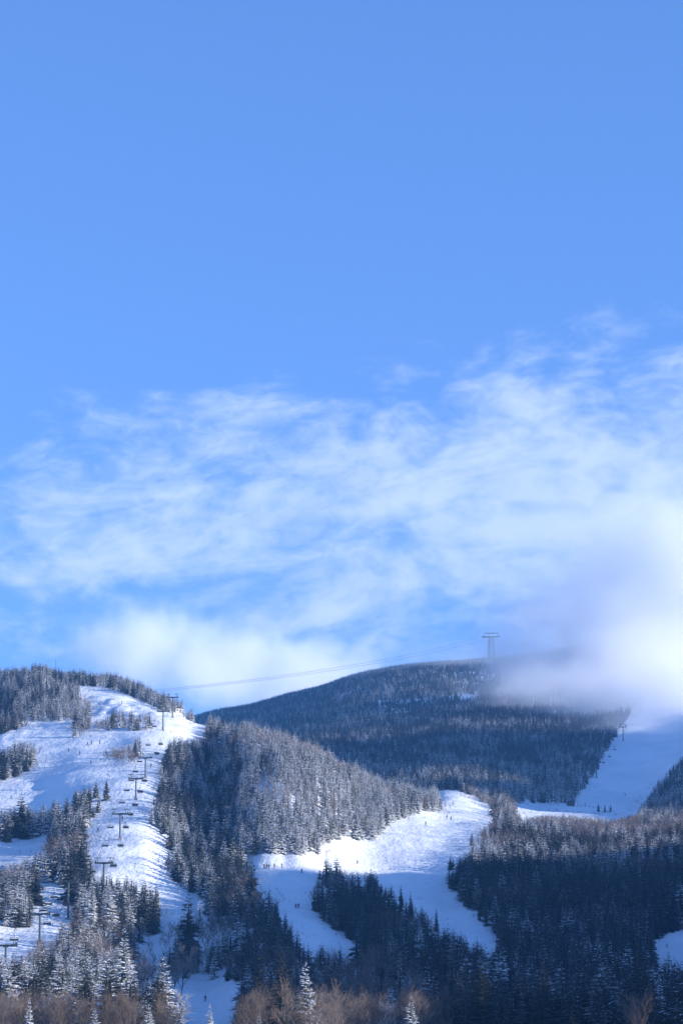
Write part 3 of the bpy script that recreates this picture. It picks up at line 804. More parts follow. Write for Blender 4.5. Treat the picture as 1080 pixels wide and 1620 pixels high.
def place_name(px, py):
    """where in the photo a tree stands, told from the nearest landmark"""
    d, ax_, ay_, nm = min((math.hypot(px - a, (py - b)), a, b, n_) for a, b, n_ in ANCHORS)
    dx, dy = px - ax_, py - ay_
    rel = ('left of' if dx < 0 else 'right of') if abs(dx) > abs(dy) else ('above' if dy < 0 else 'below')
    return ('just ' if d < 22 else 'further ') + rel + ' ' + nm
for i_ in np.nonzero(single)[0]:
    r_ = TR[i_]; bare_ = bool(TB[i_]); fr_ = bool(FROST[i_])
    if bare_: ms = hi_bare[[0, 3][i_ % 2]] if fr_ and i_ % 4 else hi_bare[[1, 2, 4, 5][i_ % 4]]
    else: ms = (frosty if fr_ else snowy)[i_ % 3]
    s_ = TH[i_] / (BH if bare_ else PROTO_H)
    rz = rt.uniform(0, 6.28)
    r = tree_root('b' if bare_ else 's', ms, (TX[i_], TY[i_], TZ[i_] - .2), rz, s_, rt.uniform(.85, 1.2))
    heavy = ms in frosty or ms in (hi_bare[0], hi_bare[3])
    look = ('frost-twigged bare tree' if heavy else 'brown bare tree') if bare_ else ('frosted spruce' if heavy else 'dark spruce')
    q_ = TH[i_] / (8.2 if bare_ else 11.5)
    size = 'tall' if q_ > 1.12 else 'medium' if q_ > .85 else 'short'
    lab = '%s %s %s' % (size, look, place_name(TTX[i_], min(TTY[i_] + 18, 1615)))
    tag(r, lab, 'tree', lab.replace('bare tree', 'bare trees').replace(size + ' frosted spruce', size + ' frosted spruces').replace(size + ' dark spruce', size + ' dark spruces'))

# ------------------------------------------------------------------ ski lifts
M_STEEL = plain('dark_steel', (0.055, 0.060, 0.062), .5, .3)
M_GREEN = plain('tower_paint', (0.07, 0.085, 0.085), .6)
M_GALV = plain('galvanised_steel', (0.30, 0.31, 0.32), .5, .5)
M_SEAT = plain('seat_vinyl', (0.03, 0.032, 0.036), .6)
M_CONC = plain('concrete', (0.32, 0.31, 0.30), .9)
M_RUB = plain('rubber', (0.02, 0.02, 0.02), .8)
M_WHITE = plain('white_boards', (0.72, 0.70, 0.66), .8)
M_ROOF = plain('dark_roof', (0.05, 0.055, 0.065), .7)
M_GLASS = plain('window_glass', (0.05, 0.09, 0.14), .15)
M_WOOD = plain('weathered_wood', (0.12, 0.09, 0.07), .9)

def lift_tower(p, yaw, h, arm, lab, rad=.38):
    t = empty('lift_tower', p, yaw); tag(t, lab, 'lift tower', 'towers of the chairlifts')
    b = MB(); b.box((0, 0, .1), (1.6, 1.6, .9)); b.build('footing', M_CONC, t)
    b = MB(); b.tube((0, 0, -1.0), (0, 0, h - .2), rad, rad * .75, 12); b.tube((0, 0, .5), (0, 0, .62), rad * 1.7, rad * 1.7, 12); b.build('pole', M_GREEN, t, False)
    b = MB(); b.box((0, 0, h), (arm * 2 + .6, .55, .60)); b.box((0, 0, h - .32), (1.5, .3, .3)); b.build('crossarm', M_GREEN, t)
    b = MB()
    for sx in (-.2, .2): b.tube((sx, -rad - .15, .5), (sx, -rad - .15, h), .025, .025, 4)
    for k in range(int(h / .45)): b.tube((-.2, -rad - .15, .7 + k * .45), (.2, -rad - .15, .7 + k * .45), .02, .02, 4)
    b.build('ladder', M_GALV, t)
    for sx in (-1, 1):
        b = MB(); b.box((sx * arm, 0, h + .30), (.14, 3.4, .22)); b.box((sx * arm, 0, h + .12), (.3, .5, .2))
        a = b.build('sheave_train', M_STEEL, t)
        for k in range(6):
            w = MB(); y = -1.5 + k * .6; w.tube((sx * arm - .08, y, h + .50), (sx * arm + .08, y, h + .50), .24, .24, 12); w.build('sheave', M_RUB, a)
        b = MB(); x = sx * arm * .74
        b.tube((x, 0, h), (x, 0, h + 1.7), .12, .12, 6); b.box((x, 0, h + 1.75), (2.6, .24, .24)); b.box((x, 0, h + .9), (.1, 1.4, .1))
        b.build('lifting_frame', M_GREEN, t)
        b = MB(); b.box((sx * (arm - .55), -.62, h + .12), (.7, .75, .05))
        for xx in (-.33, .33):
            b.tube((sx * (arm - .55) + xx, -.98, h + .12), (sx * (arm - .55) + xx, -.98, h + 1.0), .025, .025, 4)
        b.tube((sx * (arm - .55) - .33, -.98, h + 1.0), (sx * (arm - .55) + .33, -.98, h + 1.0), .025, .025, 4)
        b.build('catwalk', M_GALV, t)
    return t

def chair_proto(width, name='lift_chair'):
    t = empty(name, (0, 0, 0))                 # origin at the rope; sitter faces +Y
    w = width / 2
    b = MB(); b.box((0, 0, 0), (.12, .45, .14)); b.build('grip', M_STEEL, t)
    b = MB(); b.path([(0, 0, 0), (0, .10, -.6), (0, -.55, -1.3), (0, -.60, -2.1)], .05, 8); b.build('hanger', M_STEEL, t)
    b = MB(); b.path([(-w, .05, -3.15), (-w, -.50, -3.0), (-w, -.60, -2.15), (w, -.60, -2.15), (w, -.50, -3.0), (w, .05, -3.15)], .045, 6)
    b.tube((-w, -.52, -2.98), (w, -.52, -2.98), .035, .035, 6); b.build('frame', M_STEEL, t)
    b = MB(); b.box((0, -.22, -3.04), (width - .08, .52, .10)); b.build('seat', M_SEAT, t)
    b = MB(); b.box((0, -.53, -2.72), (width - .10, .09, .46), Matrix.Rotation(R(10), 3, 'X')); b.build('backrest', M_SEAT, t)
    b = MB(); b.path([(-w + .1, -.58, -2.25), (-w + .12, .10, -2.55), (w - .12, .10, -2.55), (w - .1, -.58, -2.25)], .025, 5)
    b.build('safety_bar', M_GALV, t)
    return t
def rope_point(A, B, t, sag):
    p = A.lerp(B, t); p.z -= sag * 4 * t * (1 - t); return p

def skin_mesh(name, joints, edges, mats, splits, root=0, sub=2):
    me = bpy.data.meshes.new(name + '_base'); me.from_pydata([j[:3] for j in joints], edges, [])
    ob = bpy.data.objects.new(name + '_base', me); C.objects.link(ob)
    sk = ob.modifiers.new('skin', 'SKIN'); sk.use_smooth_shade = True
    for k, j in enumerate(joints):
        v = me.skin_vertices[0].data[k]; v.radius = (j[3], j[3]); v.use_root = (k == root)
    ss = ob.modifiers.new('sub', 'SUBSURF'); ss.levels = sub
    dg = bpy.context.evaluated_depsgraph_get(); ev = ob.evaluated_get(dg)
    out = bpy.data.meshes.new_from_object(ev); out.name = name
    bpy.data.objects.remove(ob); out.materials.clear()
    for m in mats: out.materials.append(m)
    for f in out.polygons: f.material_index = splits(f.center); f.use_smooth = True
    return out
def person_mats(jacket, trousers):
    return [plain('jacket', jacket, .8), plain('trousers', trousers, .8), plain('skin_tone', (.45, .28, .2), .6), plain('boot', (.03, .03, .03), .6)]
ST_E = [(0,1),(1,2),(2,3),(3,4),(0,5),(5,6),(6,7),(7,8),(0,9),(9,10),(10,11),(11,12),(2,13),(13,14),(14,15),(15,21),(2,16),(16,17),(17,18),(18,22),(4,19),(3,20)]
def skier_mesh(pose, jacket, trousers):
    lean, crouch, arm = pose
    hz = .95 - crouch * .28; hy = -crouch * .22
    sz = hz + .50 - lean * .12; sy = hy + lean * .34
    J = [(0, hy, hz, .155), (0, hy + (sy - hy) * .5, hz + (sz - hz) * .5, .155), (0, sy, sz, .165), (0, sy + .05, sz + .10, .06), (0, sy + .09, sz + .22, .10),
         (-.11, hy + .02, hz - .06, .11), (-.14, hy + crouch * .42 + .05, .50, .085), (-.15, .0, .12, .065), (-.15, .16, .06, .055),
         (.11, hy + .02, hz - .06, .11), (.14, hy + crouch * .42 + .05, .50, .085), (.15, .0, .12, .065), (.15, .16, .06, .055),
         (-.21, sy, sz - .01, .075), (-.32, sy + .02 + arm * .1, sz - .28, .058), (-.32, sy + .26, sz - .34 - (1 - arm) * .12, .042),
         (.21, sy, sz - .01, .075), (.32, sy + .02 + arm * .1, sz - .28, .058), (.32, sy + .26, sz - .34 - (1 - arm) * .12, .042),
         (0, sy + .10, sz + .31, .085), (0, sy + .03, sz + .05, .07), (-.31, sy + .34, sz - .34 - (1 - arm) * .12, .045), (.31, sy + .34, sz - .34 - (1 - arm) * .12, .045)]
    def split(c):
        if c.z > sz + .13: return 2
        if c.z < .26: return 3
        if c.z < hz + .02 and abs(c.x) < .28 and c.y < sy + .2: return 1
        return 0
    return skin_mesh('person', J, ST_E, person_mats(jacket, trousers), split), (sy, sz, J)
def rider_mesh(jacket, trousers):
    J = [(0, -.28, .12, .15), (0, -.33, .38, .15), (0, -.34, .62, .165), (0, -.32, .74, .06), (0, -.30, .86, .10),
         (-.10, -.20, .10, .11), (-.13, .18, .08, .085), (-.14, .22, -.34, .065), (-.14, .38, -.40, .055),
         (.10, -.20, .10, .11), (.13, .18, .08, .085), (.14, .22, -.34, .065), (.14, .38, -.40, .055),
         (-.20, -.33, .60, .075), (-.25, -.18, .36, .055), (-.18, .06, .34, .042), (.20, -.33, .60, .075), (.25, -.18, .36, .055), (.18, .06, .34, .042),
         (0, -.29, .95, .085), (0, -.33, .69, .07), (-.16, .13, .36, .045), (.16, .13, .36, .045)]
    def split(c):
        if c.z > .78: return 2
        if c.z < -.24: return 3
        if c.z < .20: return 1
        return 0
    return skin_mesh('person', J, ST_E, person_mats(jacket, trousers), split)
M_HELM = plain('helmet', (.03, .03, .035), .4); M_SKI = plain('ski', (.10, .04, .04), .4)
def helmet_mesh():
    bm = bmesh.new(); bmesh.ops.create_uvsphere(bm, u_segments=12, v_segments=8, radius=.135)
    for v in list(bm.verts):
        if v.co.z < -.045: v.co.z = -.045
        v.co.y *= 1.12
    m_ = bpy.data.meshes.new('helmet'); bm.to_mesh(m_); bm.free(); m_.materials.append(M_HELM); return m_
HELM = helmet_mesh()
def skis(parent, sy, sz, arm):
    for sx in (-1, 1):
        b = MB(); b.box((sx * .15, .05, .015), (.09, 1.45, .025)); b.box((sx * .15, .87, .07), (.08, .24, .02), Matrix.Rotation(R(28), 3, 'X')); b.build('ski', M_SKI, parent)
        b = MB(); b.tube((sx * .32, sy + .32, sz - .30 - (1 - arm) * .12), (sx * .42, sy - .05, .02), .018, .012, 5); b.build('ski_pole', M_STEEL, parent)
COLORS = [((.03, .035, .05), (.02, .02, .025)), ((.05, .02, .02), (.02, .02, .02)), ((.02, .04, .08), (.03, .03, .03)), ((.03, .03, .03), (.04, .045, .05))]
POSES = [(.35, .5, 1), (.1, .12, .6), (.6, .85, 1), (.25, .3, .2)]
skier_src = []
for k in range(4):
    m_, (sy, sz, J) = skier_mesh(POSES[k], *COLORS[k])
    skier_src.append((m_, sy, sz, POSES[k][2], J[19]))
def skier(px, py, k, yaw, lab):
    p = at(px, py, 700)
    m_, sy, sz, arm, hd = skier_src[k]
    r = empty('person', p + Vector((0, 0, .02)), R(yaw)); r.scale = (1.05,) * 3
    part('body', m_, r)
    h_ = part('helmet', HELM, r); h_.location = (0, hd[1] - .02, hd[2] - .02)
    skis(r, sy, sz, arm); tag(r, lab, 'person', 'people on the pistes'); return r
for a_ in [
 (109, 1189, 0, 200, 'dark skier alone at the left end of the scattered group on the upper piste'),
 (126, 1194, 1, 190, 'small dark skier just below and right of the leftmost skier on the upper piste'),
 (139, 1179, 2, 150, 'skier crouching low beside the upright one on the upper left piste'),
 (145, 1178, 1, 170, 'upright skier in dark clothes next to the crouching one'),
 (158, 1177, 3, 200, 'dark skier above the bright mound left of the brushy island'),
 (144, 1209, 0, 210, 'lone skier on the piste left of and below the round brushy island'),
 (193, 1113, 0, 200, 'lone skier among the bumps on the highest part of the piste'),
 (239, 1214, 3, 160, 'skier standing right of the second lift tower below the island'),
 (155, 1315, 2, 215, 'skier leaning into a turn at the left side of the lift line'),
 (194, 1298, 1, 170, 'skier right behind the pole of the lift tower in mid piste'),
 (18, 1264, 2, 240, 'skier crouching at the far left edge of the upper snowfield'),
 (418, 1374, 1, 190, 'leftmost of the three skiers standing close together on the middle piste'),
 (422, 1374, 3, 170, 'middle one of the three skiers standing close together on the middle piste'),
 (425.5, 1374, 0, 200, 'rightmost of the three skiers standing close together on the middle piste'),
 (434, 1374, 1, 180, 'upright skier just right of the three standing together'),
 (446, 1373, 3, 120, 'slim leaning skier right of the upright one on the middle piste'),
 (477, 1381, 0, 215, 'skier gliding at the edge of the shadow on the middle piste'),
 (468, 1437, 2, 190, 'left one of two crouching skiers low on the narrow middle piste'),
 (472, 1437, 3, 200, 'right one of two skiers low on the narrow middle piste'),
 (565, 1367, 2, 160, 'crouching skier just above the dark tree island'),
 (673, 1306, 1, 190, 'lone dark skier in the middle of the sunny snowfield'),
 (706.5, 1295, 3, 180, 'left one of two skiers near the top of the sunny snowfield'),
 (713, 1298, 1, 190, 'right one of two skiers near the top of the sunny snowfield'),
 (988, 1259, 1, 200, 'tiny lone skier on the steep misty piste at the right'),
 (325, 1584, 1, 160, 'dark skier on the small shaded snowfield at the bottom'),
]: skier(*a_)

rider_src = [rider_mesh(*COLORS[k]) for k in (0, 2, 3)]
def ride(chair_pos, yaw, n, width, where):
    rot = Matrix.Rotation(yaw, 3, 'Z')
    for k in range(n):
        x = (k - (n - 1) / 2) * .52
        r = empty('person', chair_pos + rot @ Vector((x, .02, -2.99)), yaw)
        part('body', rider_src[(k + n) % 3], r); h_ = part('helmet', HELM, r); h_.location = (0, -.30, .90)
        for sx in (-1, 1):
            b = MB(); b.box((sx * .14, .40, -.46), (.09, 1.4, .025)); b.build('ski', M_SKI, r)
        o_ = ['leftmost', 'second', 'third', 'rightmost'][k if k < n - 1 else 3] if n > 1 else 'only'
        tag(r, '%s person on chair %s' % (o_, where), 'person', 'people riding the chairlift')

def lift(name_lab, spec, arm, chairs_up, chairs_down, width, sag, dmin, words):
    """spec: (x, y of the crossarm, y of the foot, label) from the lowest tower up"""
    pts = []
    for px, ty, by, lab in spec:
        p = at(px, by, dmin); pts.append((p, (by - ty) * math.hypot(p.x, p.y) / FPX, lab))
    n_ = len(pts); ends = {-1: [], 1: []}; yaws = []
    for k, (p, h, lab) in enumerate(pts):
        a_, b_ = pts[max(0, k - 1)][0], pts[min(n_ - 1, k + 1)][0]
        d = (b_ - a_); yaw = math.atan2(-d.x, d.y); yaws.append(yaw)
        lift_tower(p, yaw, h, arm, lab)
        for sx in (-1, 1):
            ends[sx].append(p + Matrix.Rotation(yaw, 3, 'Z') @ Vector((sx * arm, 0, h + .76)))
    rp = MB(); lines = {}
    for sx in (-1, 1):
        E = ends[sx]; L_ = []
        for k in range(n_ - 1):
            for q in range(12): L_.append(rope_point(E[k], E[k + 1], q / 12, sag * (E[k + 1] - E[k]).length / 100))
        L_.append(E[-1]); lines[sx] = L_
        rp.path([tuple(v) for v in L_], .035, 5)
    ro = rp.build('haul_rope', M_STEEL); tag(ro, name_lab, 'cable')
    src = chair_proto(width); first = True
    for sx, lst in ((1, chairs_up), (-1, chairs_down)):
        for (cy, n_r, lab) in lst:
            best = None
            for k in range(len(lines[sx]) - 1):
                for q in range(5):
                    p = lines[sx][k].lerp(lines[sx][k + 1], q / 5); _, yy = proj(p.x, p.y, p.z - 2.95)
                    if best is None or abs(yy - cy) < best[0]: best = (abs(yy - cy), p, lines[sx][k + 1] - lines[sx][k])
            p, d = best[1], best[2]; yaw = math.atan2(-d.x, d.y) + (0 if sx == 1 else math.pi)
            if first: c_ = src; c_.location = p; c_.rotation_euler = (0, 0, yaw); note(src); first = False
            else: c_ = clone(src, p, yaw)
            tag(c_, lab, 'chairlift chair', words)
            if n_r: ride(p, yaw, n_r, width, lab.split(' chair ', 1)[-1])

lift('thin steel haul rope of the chairlift climbing the left piste', [
  (9, 1497, 1535, 'leftmost T-shaped lift tower at the bottom left beside a bright snow patch'),
  (63, 1447, 1490, 'T-shaped lift tower left of the snow pocket with a small spruce at its foot'),
  (108, 1396, 1455, 'lift tower whose head is hidden by spruces in the small snow pocket'),
  (164, 1366, 1412, 'lift tower half hidden behind the dark clump with a two-level crossarm'),
  (190, 1288, 1328, 'lift tower in the middle of the left piste with lifting frames on its arm'),
  (215, 1232, 1265, 'lift tower just above the mid-piste tower, empty chair at its left'),
  (230, 1199, 1231, 'lift tower at the right end of the round brushy island'),
  (258, 1125, 1156, 'slim lift tower on the sunny slope below the top hut'),
  (273, 1103, 1135, 'topmost lift tower in front of the small white hut'),
  ], 2.9,
  [(1178, 3, 'loaded chair highest on the piste below the slim tower'), (1193, 3, 'loaded chair just above the island-end tower'), (1236, 3, 'loaded chair between the two upper close towers'),
   (1253, 4, 'loaded chair right of the upper middle tower'), (1274, 4, 'loaded chair below the upper middle tower'), (1289, 3, 'loaded chair at the arm of the mid-piste tower'),
   (1309, 3, 'loaded chair right of the mid-piste tower pole'), (1339, 3, 'loaded chair between the mid-piste tower and the half hidden tower'),
   (1370, 4, 'loaded chair just right of the half hidden tower'), (1432, 3, 'loaded chair by the spruces right of the snow pocket tower'), (1449, 3, 'loaded chair at the foot of the snow pocket tower'),
   (1462, 0, 'empty chair on the right-hand rope low in the snow pocket')],
  [(1150, 0, 'empty chair left of the slim tower below the top hut'), (1179, 0, 'empty chair above the island-end tower on the left rope'), (1205, 0, 'empty chair between the island and its tower'),
   (1221, 0, 'empty chair just above the upper middle tower'), (1235, 0, 'empty chair beside the left arm of the upper middle tower'), (1251, 0, 'empty chair left of the upper middle tower pole'),
   (1270, 0, 'empty chair above the mid-piste tower on the left rope'), (1309, 0, 'empty chair left of the mid-piste tower pole'), (1339, 0, 'empty chair left of the loaded one above the half hidden tower'),
   (1380, 0, 'empty chair below the arm of the half hidden tower'), (1420, 0, 'empty chair left of the snow pocket tower pole'), (1431, 0, 'empty chair in the middle of the snow pocket'),
   (1441, 0, 'empty chair right above the arm of the tower left of the pocket'), (1467, 0, 'empty chair behind the pole of the tower left of the pocket'), (1487, 0, 'empty chair above the leftmost tower over bright snow')],
  2.3, 1.6, 700, 'chairs hanging on the left chairlift')
lift('thin steel haul rope of the chairlift on the misty right piste', [
  (904, 1246, 1269, 'lift tower beside the small hut at the foot of the misty right piste'),
  (943, 1206, 1231, 'dark lift tower on the misty right piste with chairs around it'),
  (985, 1150, 1172, 'faint lift tower high on the misty right piste in the cloud'),
  (1012, 1105, 1127, 'hardly visible highest lift tower of the right piste within the cloud'),
  ], 2.9,
  [(1187, 0, 'empty chair highest in the mist on the right rope of the right lift'), (1197, 0, 'empty chair in the mist right of and above the dark tower'), (1207, 0, 'empty chair just right of the dark tower head'),
   (1217, 0, 'empty chair right of the dark tower pole'), (1251, 0, 'empty chair near the hut on the right rope of the right lift')],
  [(1188, 0, 'empty chair highest in the mist on the left rope of the right lift'), (1199, 0, 'empty chair in the mist above the dark tower on the left rope'),
   (1217, 2, 'loaded chair left of the dark tower pole'), (1230, 3, 'loaded chair left of the dark tower foot'), (1241, 0, 'empty chair halfway between the dark tower and the hut')],
  2.3, 1.2, 1750, 'chairs hanging on the right chairlift')

# upper terminal: frame behind the last tower, and the hut
p = at(292, 1131, 1200); h = 27 * math.hypot(p.x, p.y) / FPX
t = empty('lift_terminal', p, R(-8)); tag(t, 'short T-shaped end mast of the lift right of the topmost tower', 'lift mast')
b = MB(); b.tube((0, 0, -1), (0, 0, h), .3, .25, 10); b.build('pole', M_GREEN, t)
b = MB(); b.box((0, 0, h), (5.4, .5, .5)); b.build('crossarm', M_GREEN, t)
b = MB()
for sx in (-1, 1): b.tube((sx * 2.4, 0, h), (sx * 2.4, 0, h + 1.3), .09, .09, 6)
b.box((-3.2, 0, h + 1.4), (12, .18, .18)); b.build('gantry', M_GREEN, t)

def hut(px, py, w, dpt, hh, yaw, lab, wall, dmin):
    p = at(px, py, dmin); t = empty('hut', p, R(yaw)); tag(t, lab, 'hut')
    b = MB(); b.box((0, 0, hh / 2 - .5), (w, dpt, hh + 1)); b.build('wall', wall, t)
    for k in range(int(hh / .3)):
        b = MB(); b.box((0, -dpt / 2 - .02, .16 + k * .3), (w + .04, .05, .24)); b.build('board', wall, t)
    b = MB(); o = .4; rise = w * .28
    vs = [(-w/2-o, -dpt/2-o, hh), (w/2+o, -dpt/2-o, hh), (0, -dpt/2-o, hh+rise), (-w/2-o, dpt/2+o, hh), (w/2+o, dpt/2+o, hh), (0, dpt/2+o, hh+rise)]
    b.add(vs, [(0,1,2), (3,5,4), (0,2,5,3), (1,4,5,2), (0,3,4,1)]); b.build('roof', M_ROOF, t)
    b = MB(); b.box((-w * .22, -dpt / 2 - .07, hh * .58), (w * .26, .08, hh * .36)); f = b.build('window', M_WOOD, t)
    b = MB(); b.box((-w * .22, -dpt / 2 - .12, hh * .58), (w * .20, .04, hh * .28)); b.build('pane', M_GLASS, f)
    b = MB(); b.box((w * .25, -dpt / 2 - .07, hh * .40), (w * .24, .08, hh * .78)); d = b.build('door', M_WOOD, t)
    b = MB(); b.box((w * .25 + w * .08, -dpt / 2 - .14, hh * .4), (.08, .06, .2)); b.build('handle', M_GALV, d)
    return t
hut(282, 1128, 3.6, 3.2, 2.4, 18, 'small white hut with dark roof behind the topmost lift tower', M_WHITE, 1200)
hut(902, 1275, 5.0, 3.2, 2.2, -6, 'small dark hut with a blue window at the foot of the misty right piste', M_WOOD, 1700)

# rail fence beside the lower hut
fp = [at(913 + 6.2 * k, 1276 + .7 * k, 1700) for k in range(7)]
fr_ = empty('fence', fp[0]); tag(fr_, 'low post fence on the snow right of the small dark hut', 'fence')
for k, q in enumerate(fp):
    b = MB(); d = q - fp[0]; b.tube((d.x, d.y, d.z - .5), (d.x, d.y, d.z + (2.6 if k in (0, 2) else 1.7)), .09, .08, 6); b.build('post', M_WOOD, fr_)
    if k:
        for hz in (.6, 1.3):
            e = fp[k - 1] - fp[0]; b = MB(); b.tube((e.x, e.y, e.z + hz), (d.x, d.y, d.z + hz), .05, .05, 5); b.build('rail', M_WOOD, fr_)

# radio mast on the knoll
p = at(88, 1078, 1300); dd = math.hypot(p.x, p.y); h = (1078 - 1044) * dd / FPX
t = empty('radio_mast', p); tag(t, 'thin radio mast on top of the wooded knoll at upper left', 'mast')
b = MB()
for k in range(3):
    a0 = k * 2.094; a1 = a0 + 2.094
    b.tube((.22 * math.cos(a0), .22 * math.sin(a0), -.5), (.16 * math.cos(a0), .16 * math.sin(a0), h), .03, .03, 4)
    for q in range(int(h)): b.tube((.2 * math.cos(a0), .2 * math.sin(a0), q), (.2 * math.cos(a1), .2 * math.sin(a1), q + 1), .02, .02, 4)
b.build('lattice', M_STEEL, t)
b = MB(); b.tube((0, 0, h), (0, 0, h + 1.5), .04, .02, 5); b.build('antenna', M_STEEL, t)

# aerial tramway tower on the far ridge, with its cables
p = at(777, 1046, 3300); dd = math.hypot(p.x, p.y); h = (1046 - 1001) * dd / FPX
t = empty('tramway_tower', p, R(-12)); tag(t, 'tall steel lattice tramway tower on the far ridge at the edge of the cloud', 'tower')
def corner(sx, sy, f): w_ = 4.6 * (1 - .42 * f) ; return Vector((sx * w_, sy * w_, -2 + (h + 2) * f))
for sx in (-1, 1):
    for sy in (-1, 1):
        b = MB(); b.tube(corner(sx, sy, 0), corner(sx, sy, .86), .6, .5, 6); b.build('leg', M_STEEL, t)
lv = [0, .2, .38, .54, .70, .86]
for k in range(5):
    b = MB()
    for (s1, s2) in (((-1, -1), (1, -1)), ((1, -1), (1, 1)), ((1, 1), (-1, 1)), ((-1, 1), (-1, -1))):
        b.tube(corner(*s1, lv[k]), corner(*s2, lv[k + 1]), .24, .24, 4); b.tube(corner(*s2, lv[k]), corner(*s1, lv[k + 1]), .24, .24, 4)
        b.tube(corner(*s1, lv[k + 1]), corner(*s2, lv[k + 1]), .24, .24, 4)
    b.build('brace', M_STEEL, t)
z1 = -2 + (h + 2) * .86
b = MB(); b.box((0, 0, z1 + .5), (25, 2.4, 1.5)); b.build('crossarm', M_STEEL, t)
for sx in (-1, 1):
    b = MB(); b.box((sx * 10.6, 0, z1 + 1.4), (3.2, 9, .6)); b.build('saddle', M_STEEL, t)
b = MB()
for sx in (-1, 1): b.tube((sx * 3, 0, z1 + 1), (sx * 2.2, 0, h), .3, .25, 6)
b.build('head_frame', M_STEEL, t)
b = MB(); b.box((0, 0, h), (20, 1.6, 1.2)); b.build('top_arm', M_STEEL, t)
T0 = p
a_, e_ = pix2ray(236, 1094); endp = Vector((2050 * math.sin(a_), 2050 * math.cos(a_), 2050 * e_))
rot = Matrix.Rotation(R(-12), 3, 'Z')
for k, sx in enumerate((-1, 1)):
    A_ = T0 + rot @ Vector((sx * 10.6, 0, z1 + 1.8)); B_ = endp + rot @ Vector((sx * 8, 0, 0))
    b = MB(); b.path([tuple(rope_point(A_, B_, q / 40, 8)) for q in range(41)], .12, 6)
    o_ = b.build('tramway_cable', M_STEEL)
    tag(o_, ['upper', 'lower'][k] + ' of two long tramway cables from the far lattice tower down to the left hill', 'cable', 'tramway cables')
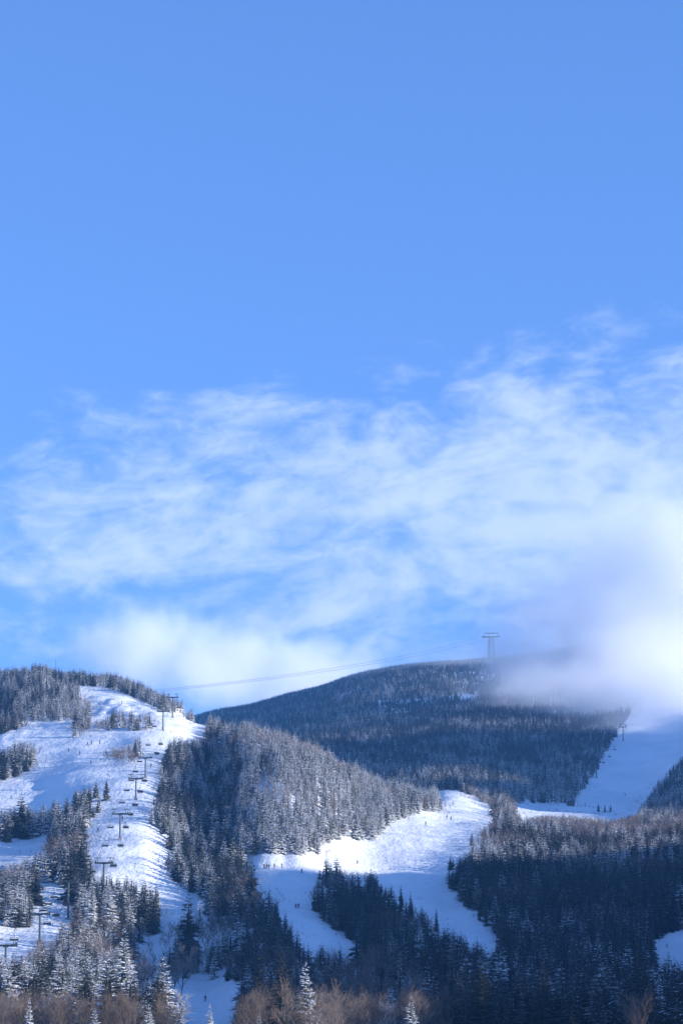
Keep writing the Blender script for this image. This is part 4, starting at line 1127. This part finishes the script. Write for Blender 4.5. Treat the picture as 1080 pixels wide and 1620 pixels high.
# ------------------------------------------------------------------ cloud wrapping the mountain top
def place(px, py, d):
    a_, e_ = pix2ray(px, py); return Vector((d * math.sin(a_), d * math.cos(a_), d * e_))
def cloud(name, lobes, pad, density, aniso, nscale, namp, label, edge=.35, col=(1, 1, 1, 1)):
    """lobes: (photo x, photo y, distance, half width m, half height m, half depth m, tilt). Density falls off from each lobe, frayed by noise."""
    cs = [(place(l[0], l[1], l[2]), l[3], l[4], l[5], l[6]) for l in lobes]
    lo = Vector([min(c[0][i] - (c[1], c[3], max(c[2], c[1] * abs(math.sin(c[4]))))[i] for c in cs) - pad for i in range(3)])
    hi = Vector([max(c[0][i] + (c[1], c[3], max(c[2], c[1] * abs(math.sin(c[4]))))[i] for c in cs) + pad for i in range(3)])
    ctr = (lo + hi) / 2
    mb = MB(); mb.box((0, 0, 0), tuple(hi - lo))
    m = bpy.data.materials.new(name); m.use_nodes = True; t = m.node_tree; t.nodes.clear()
    tc = N(t, 'ShaderNodeTexCoord')
    no = N(t, 'ShaderNodeTexNoise'); no.inputs['Scale'].default_value = nscale; no.inputs['Detail'].default_value = 4.0; no.inputs['Roughness'].default_value = .55
    L(t, tc.outputs['Object'], no.inputs['Vector'])
    nz = M(t, 'MULTIPLY', M(t, 'SUBTRACT', no.outputs[0], .5), namp)
    best = None
    for c, rx, rz, ry, tilt in cs:
        mp = N(t, 'ShaderNodeMapping', vector_type='TEXTURE')
        mp.inputs['Location'].default_value = tuple(c - ctr); mp.inputs['Rotation'].default_value = (0, -tilt, 0)
        mp.inputs['Scale'].default_value = (rx, ry, rz)
        L(t, tc.outputs['Object'], mp.inputs['Vector'])
        ln = N(t, 'ShaderNodeVectorMath', operation='LENGTH'); L(t, mp.outputs[0], ln.inputs[0])
        d = ln.outputs['Value']
        best = d if best is None else M(t, 'MINIMUM', best, d)
    f = smooth(t, M(t, 'SUBTRACT', M(t, 'ADD', 1.0, nz), best), 0.0, edge)
    f = M(t, 'MULTIPLY', M(t, 'MULTIPLY', f, f), density)
    pv = N(t, 'ShaderNodeVolumePrincipled'); pv.inputs['Anisotropy'].default_value = aniso
    pv.inputs['Color'].default_value = col
    L(t, f, pv.inputs['Density'])
    o = N(t, 'ShaderNodeOutputMaterial'); L(t, pv.outputs[0], o.inputs['Volume'])
    ob = mb.build(name, m); ob.location = ctr
    tag(ob, label, 'cloud', kind='stuff')
    return ob
cloud('mountain_cloud', [(1010, 1015, 2900, 215, 125, 190, R(0)), (1120, 920, 2900, 230, 160, 190, R(0)), (880, 1062, 2950, 130, 55, 130, R(-10)), (1070, 1105, 2650, 160, 80, 150, R(-10)), (1000, 915, 2900, 160, 105, 120, R(30))],
      60, 0.029, 0.1, 0.014, 1.35, 'grey and white cloud wrapping the mountain top at the right', edge=1.0)
cloud('summit_mist', [(760, 1055, 3750, 190, 50, 150, R(-5)), (860, 1030, 3750, 150, 80, 150, R(0)), (640, 1075, 3750, 130, 28, 120, R(-5))],
      40, 0.0055, 0.2, 0.010, 1.0, 'thin mist veiling the tramway tower and the far ridge', edge=1.0)
cloud('cloud_fringe', [(940, 1122, 2640, 140, 52, 80, R(-18)), (1050, 1170, 2400, 140, 62, 80, R(-32)), (840, 1090, 2760, 120, 38, 80, R(0))],
      30, 0.020, 0.2, 0.020, 1.4, 'ragged lower fringe of the mountain cloud hanging over the misty right piste', edge=1.1)
cloud('low_cloud', [(225, 1030, 6200, 200, 140, 260, R(0)), (330, 1050, 6200, 220, 130, 240, R(0)), (460, 1075, 6400, 320, 130, 260, R(0))],
      60, 0.011, 0.2, 0.012, 1.2, 'soft white cloud bank rising behind the left hill', edge=.75)
mb = MB(); mb.box((0, 0, 0), (3600, 5400, 900))
hz_m = bpy.data.materials.new('haze'); hz_m.use_nodes = True; t = hz_m.node_tree; t.nodes.clear()
pv = N(t, 'ShaderNodeVolumePrincipled'); pv.inputs['Density'].default_value = 0.000055; pv.inputs['Color'].default_value = (.16, .48, 1, 1)
o = N(t, 'ShaderNodeOutputMaterial'); L(t, pv.outputs[0], o.inputs['Volume'])
ob = mb.build('haze', hz_m); ob.location = (0, 2400, 400)
tag(ob, 'thin blue haze of cold air filling the valley', 'haze', kind='stuff')
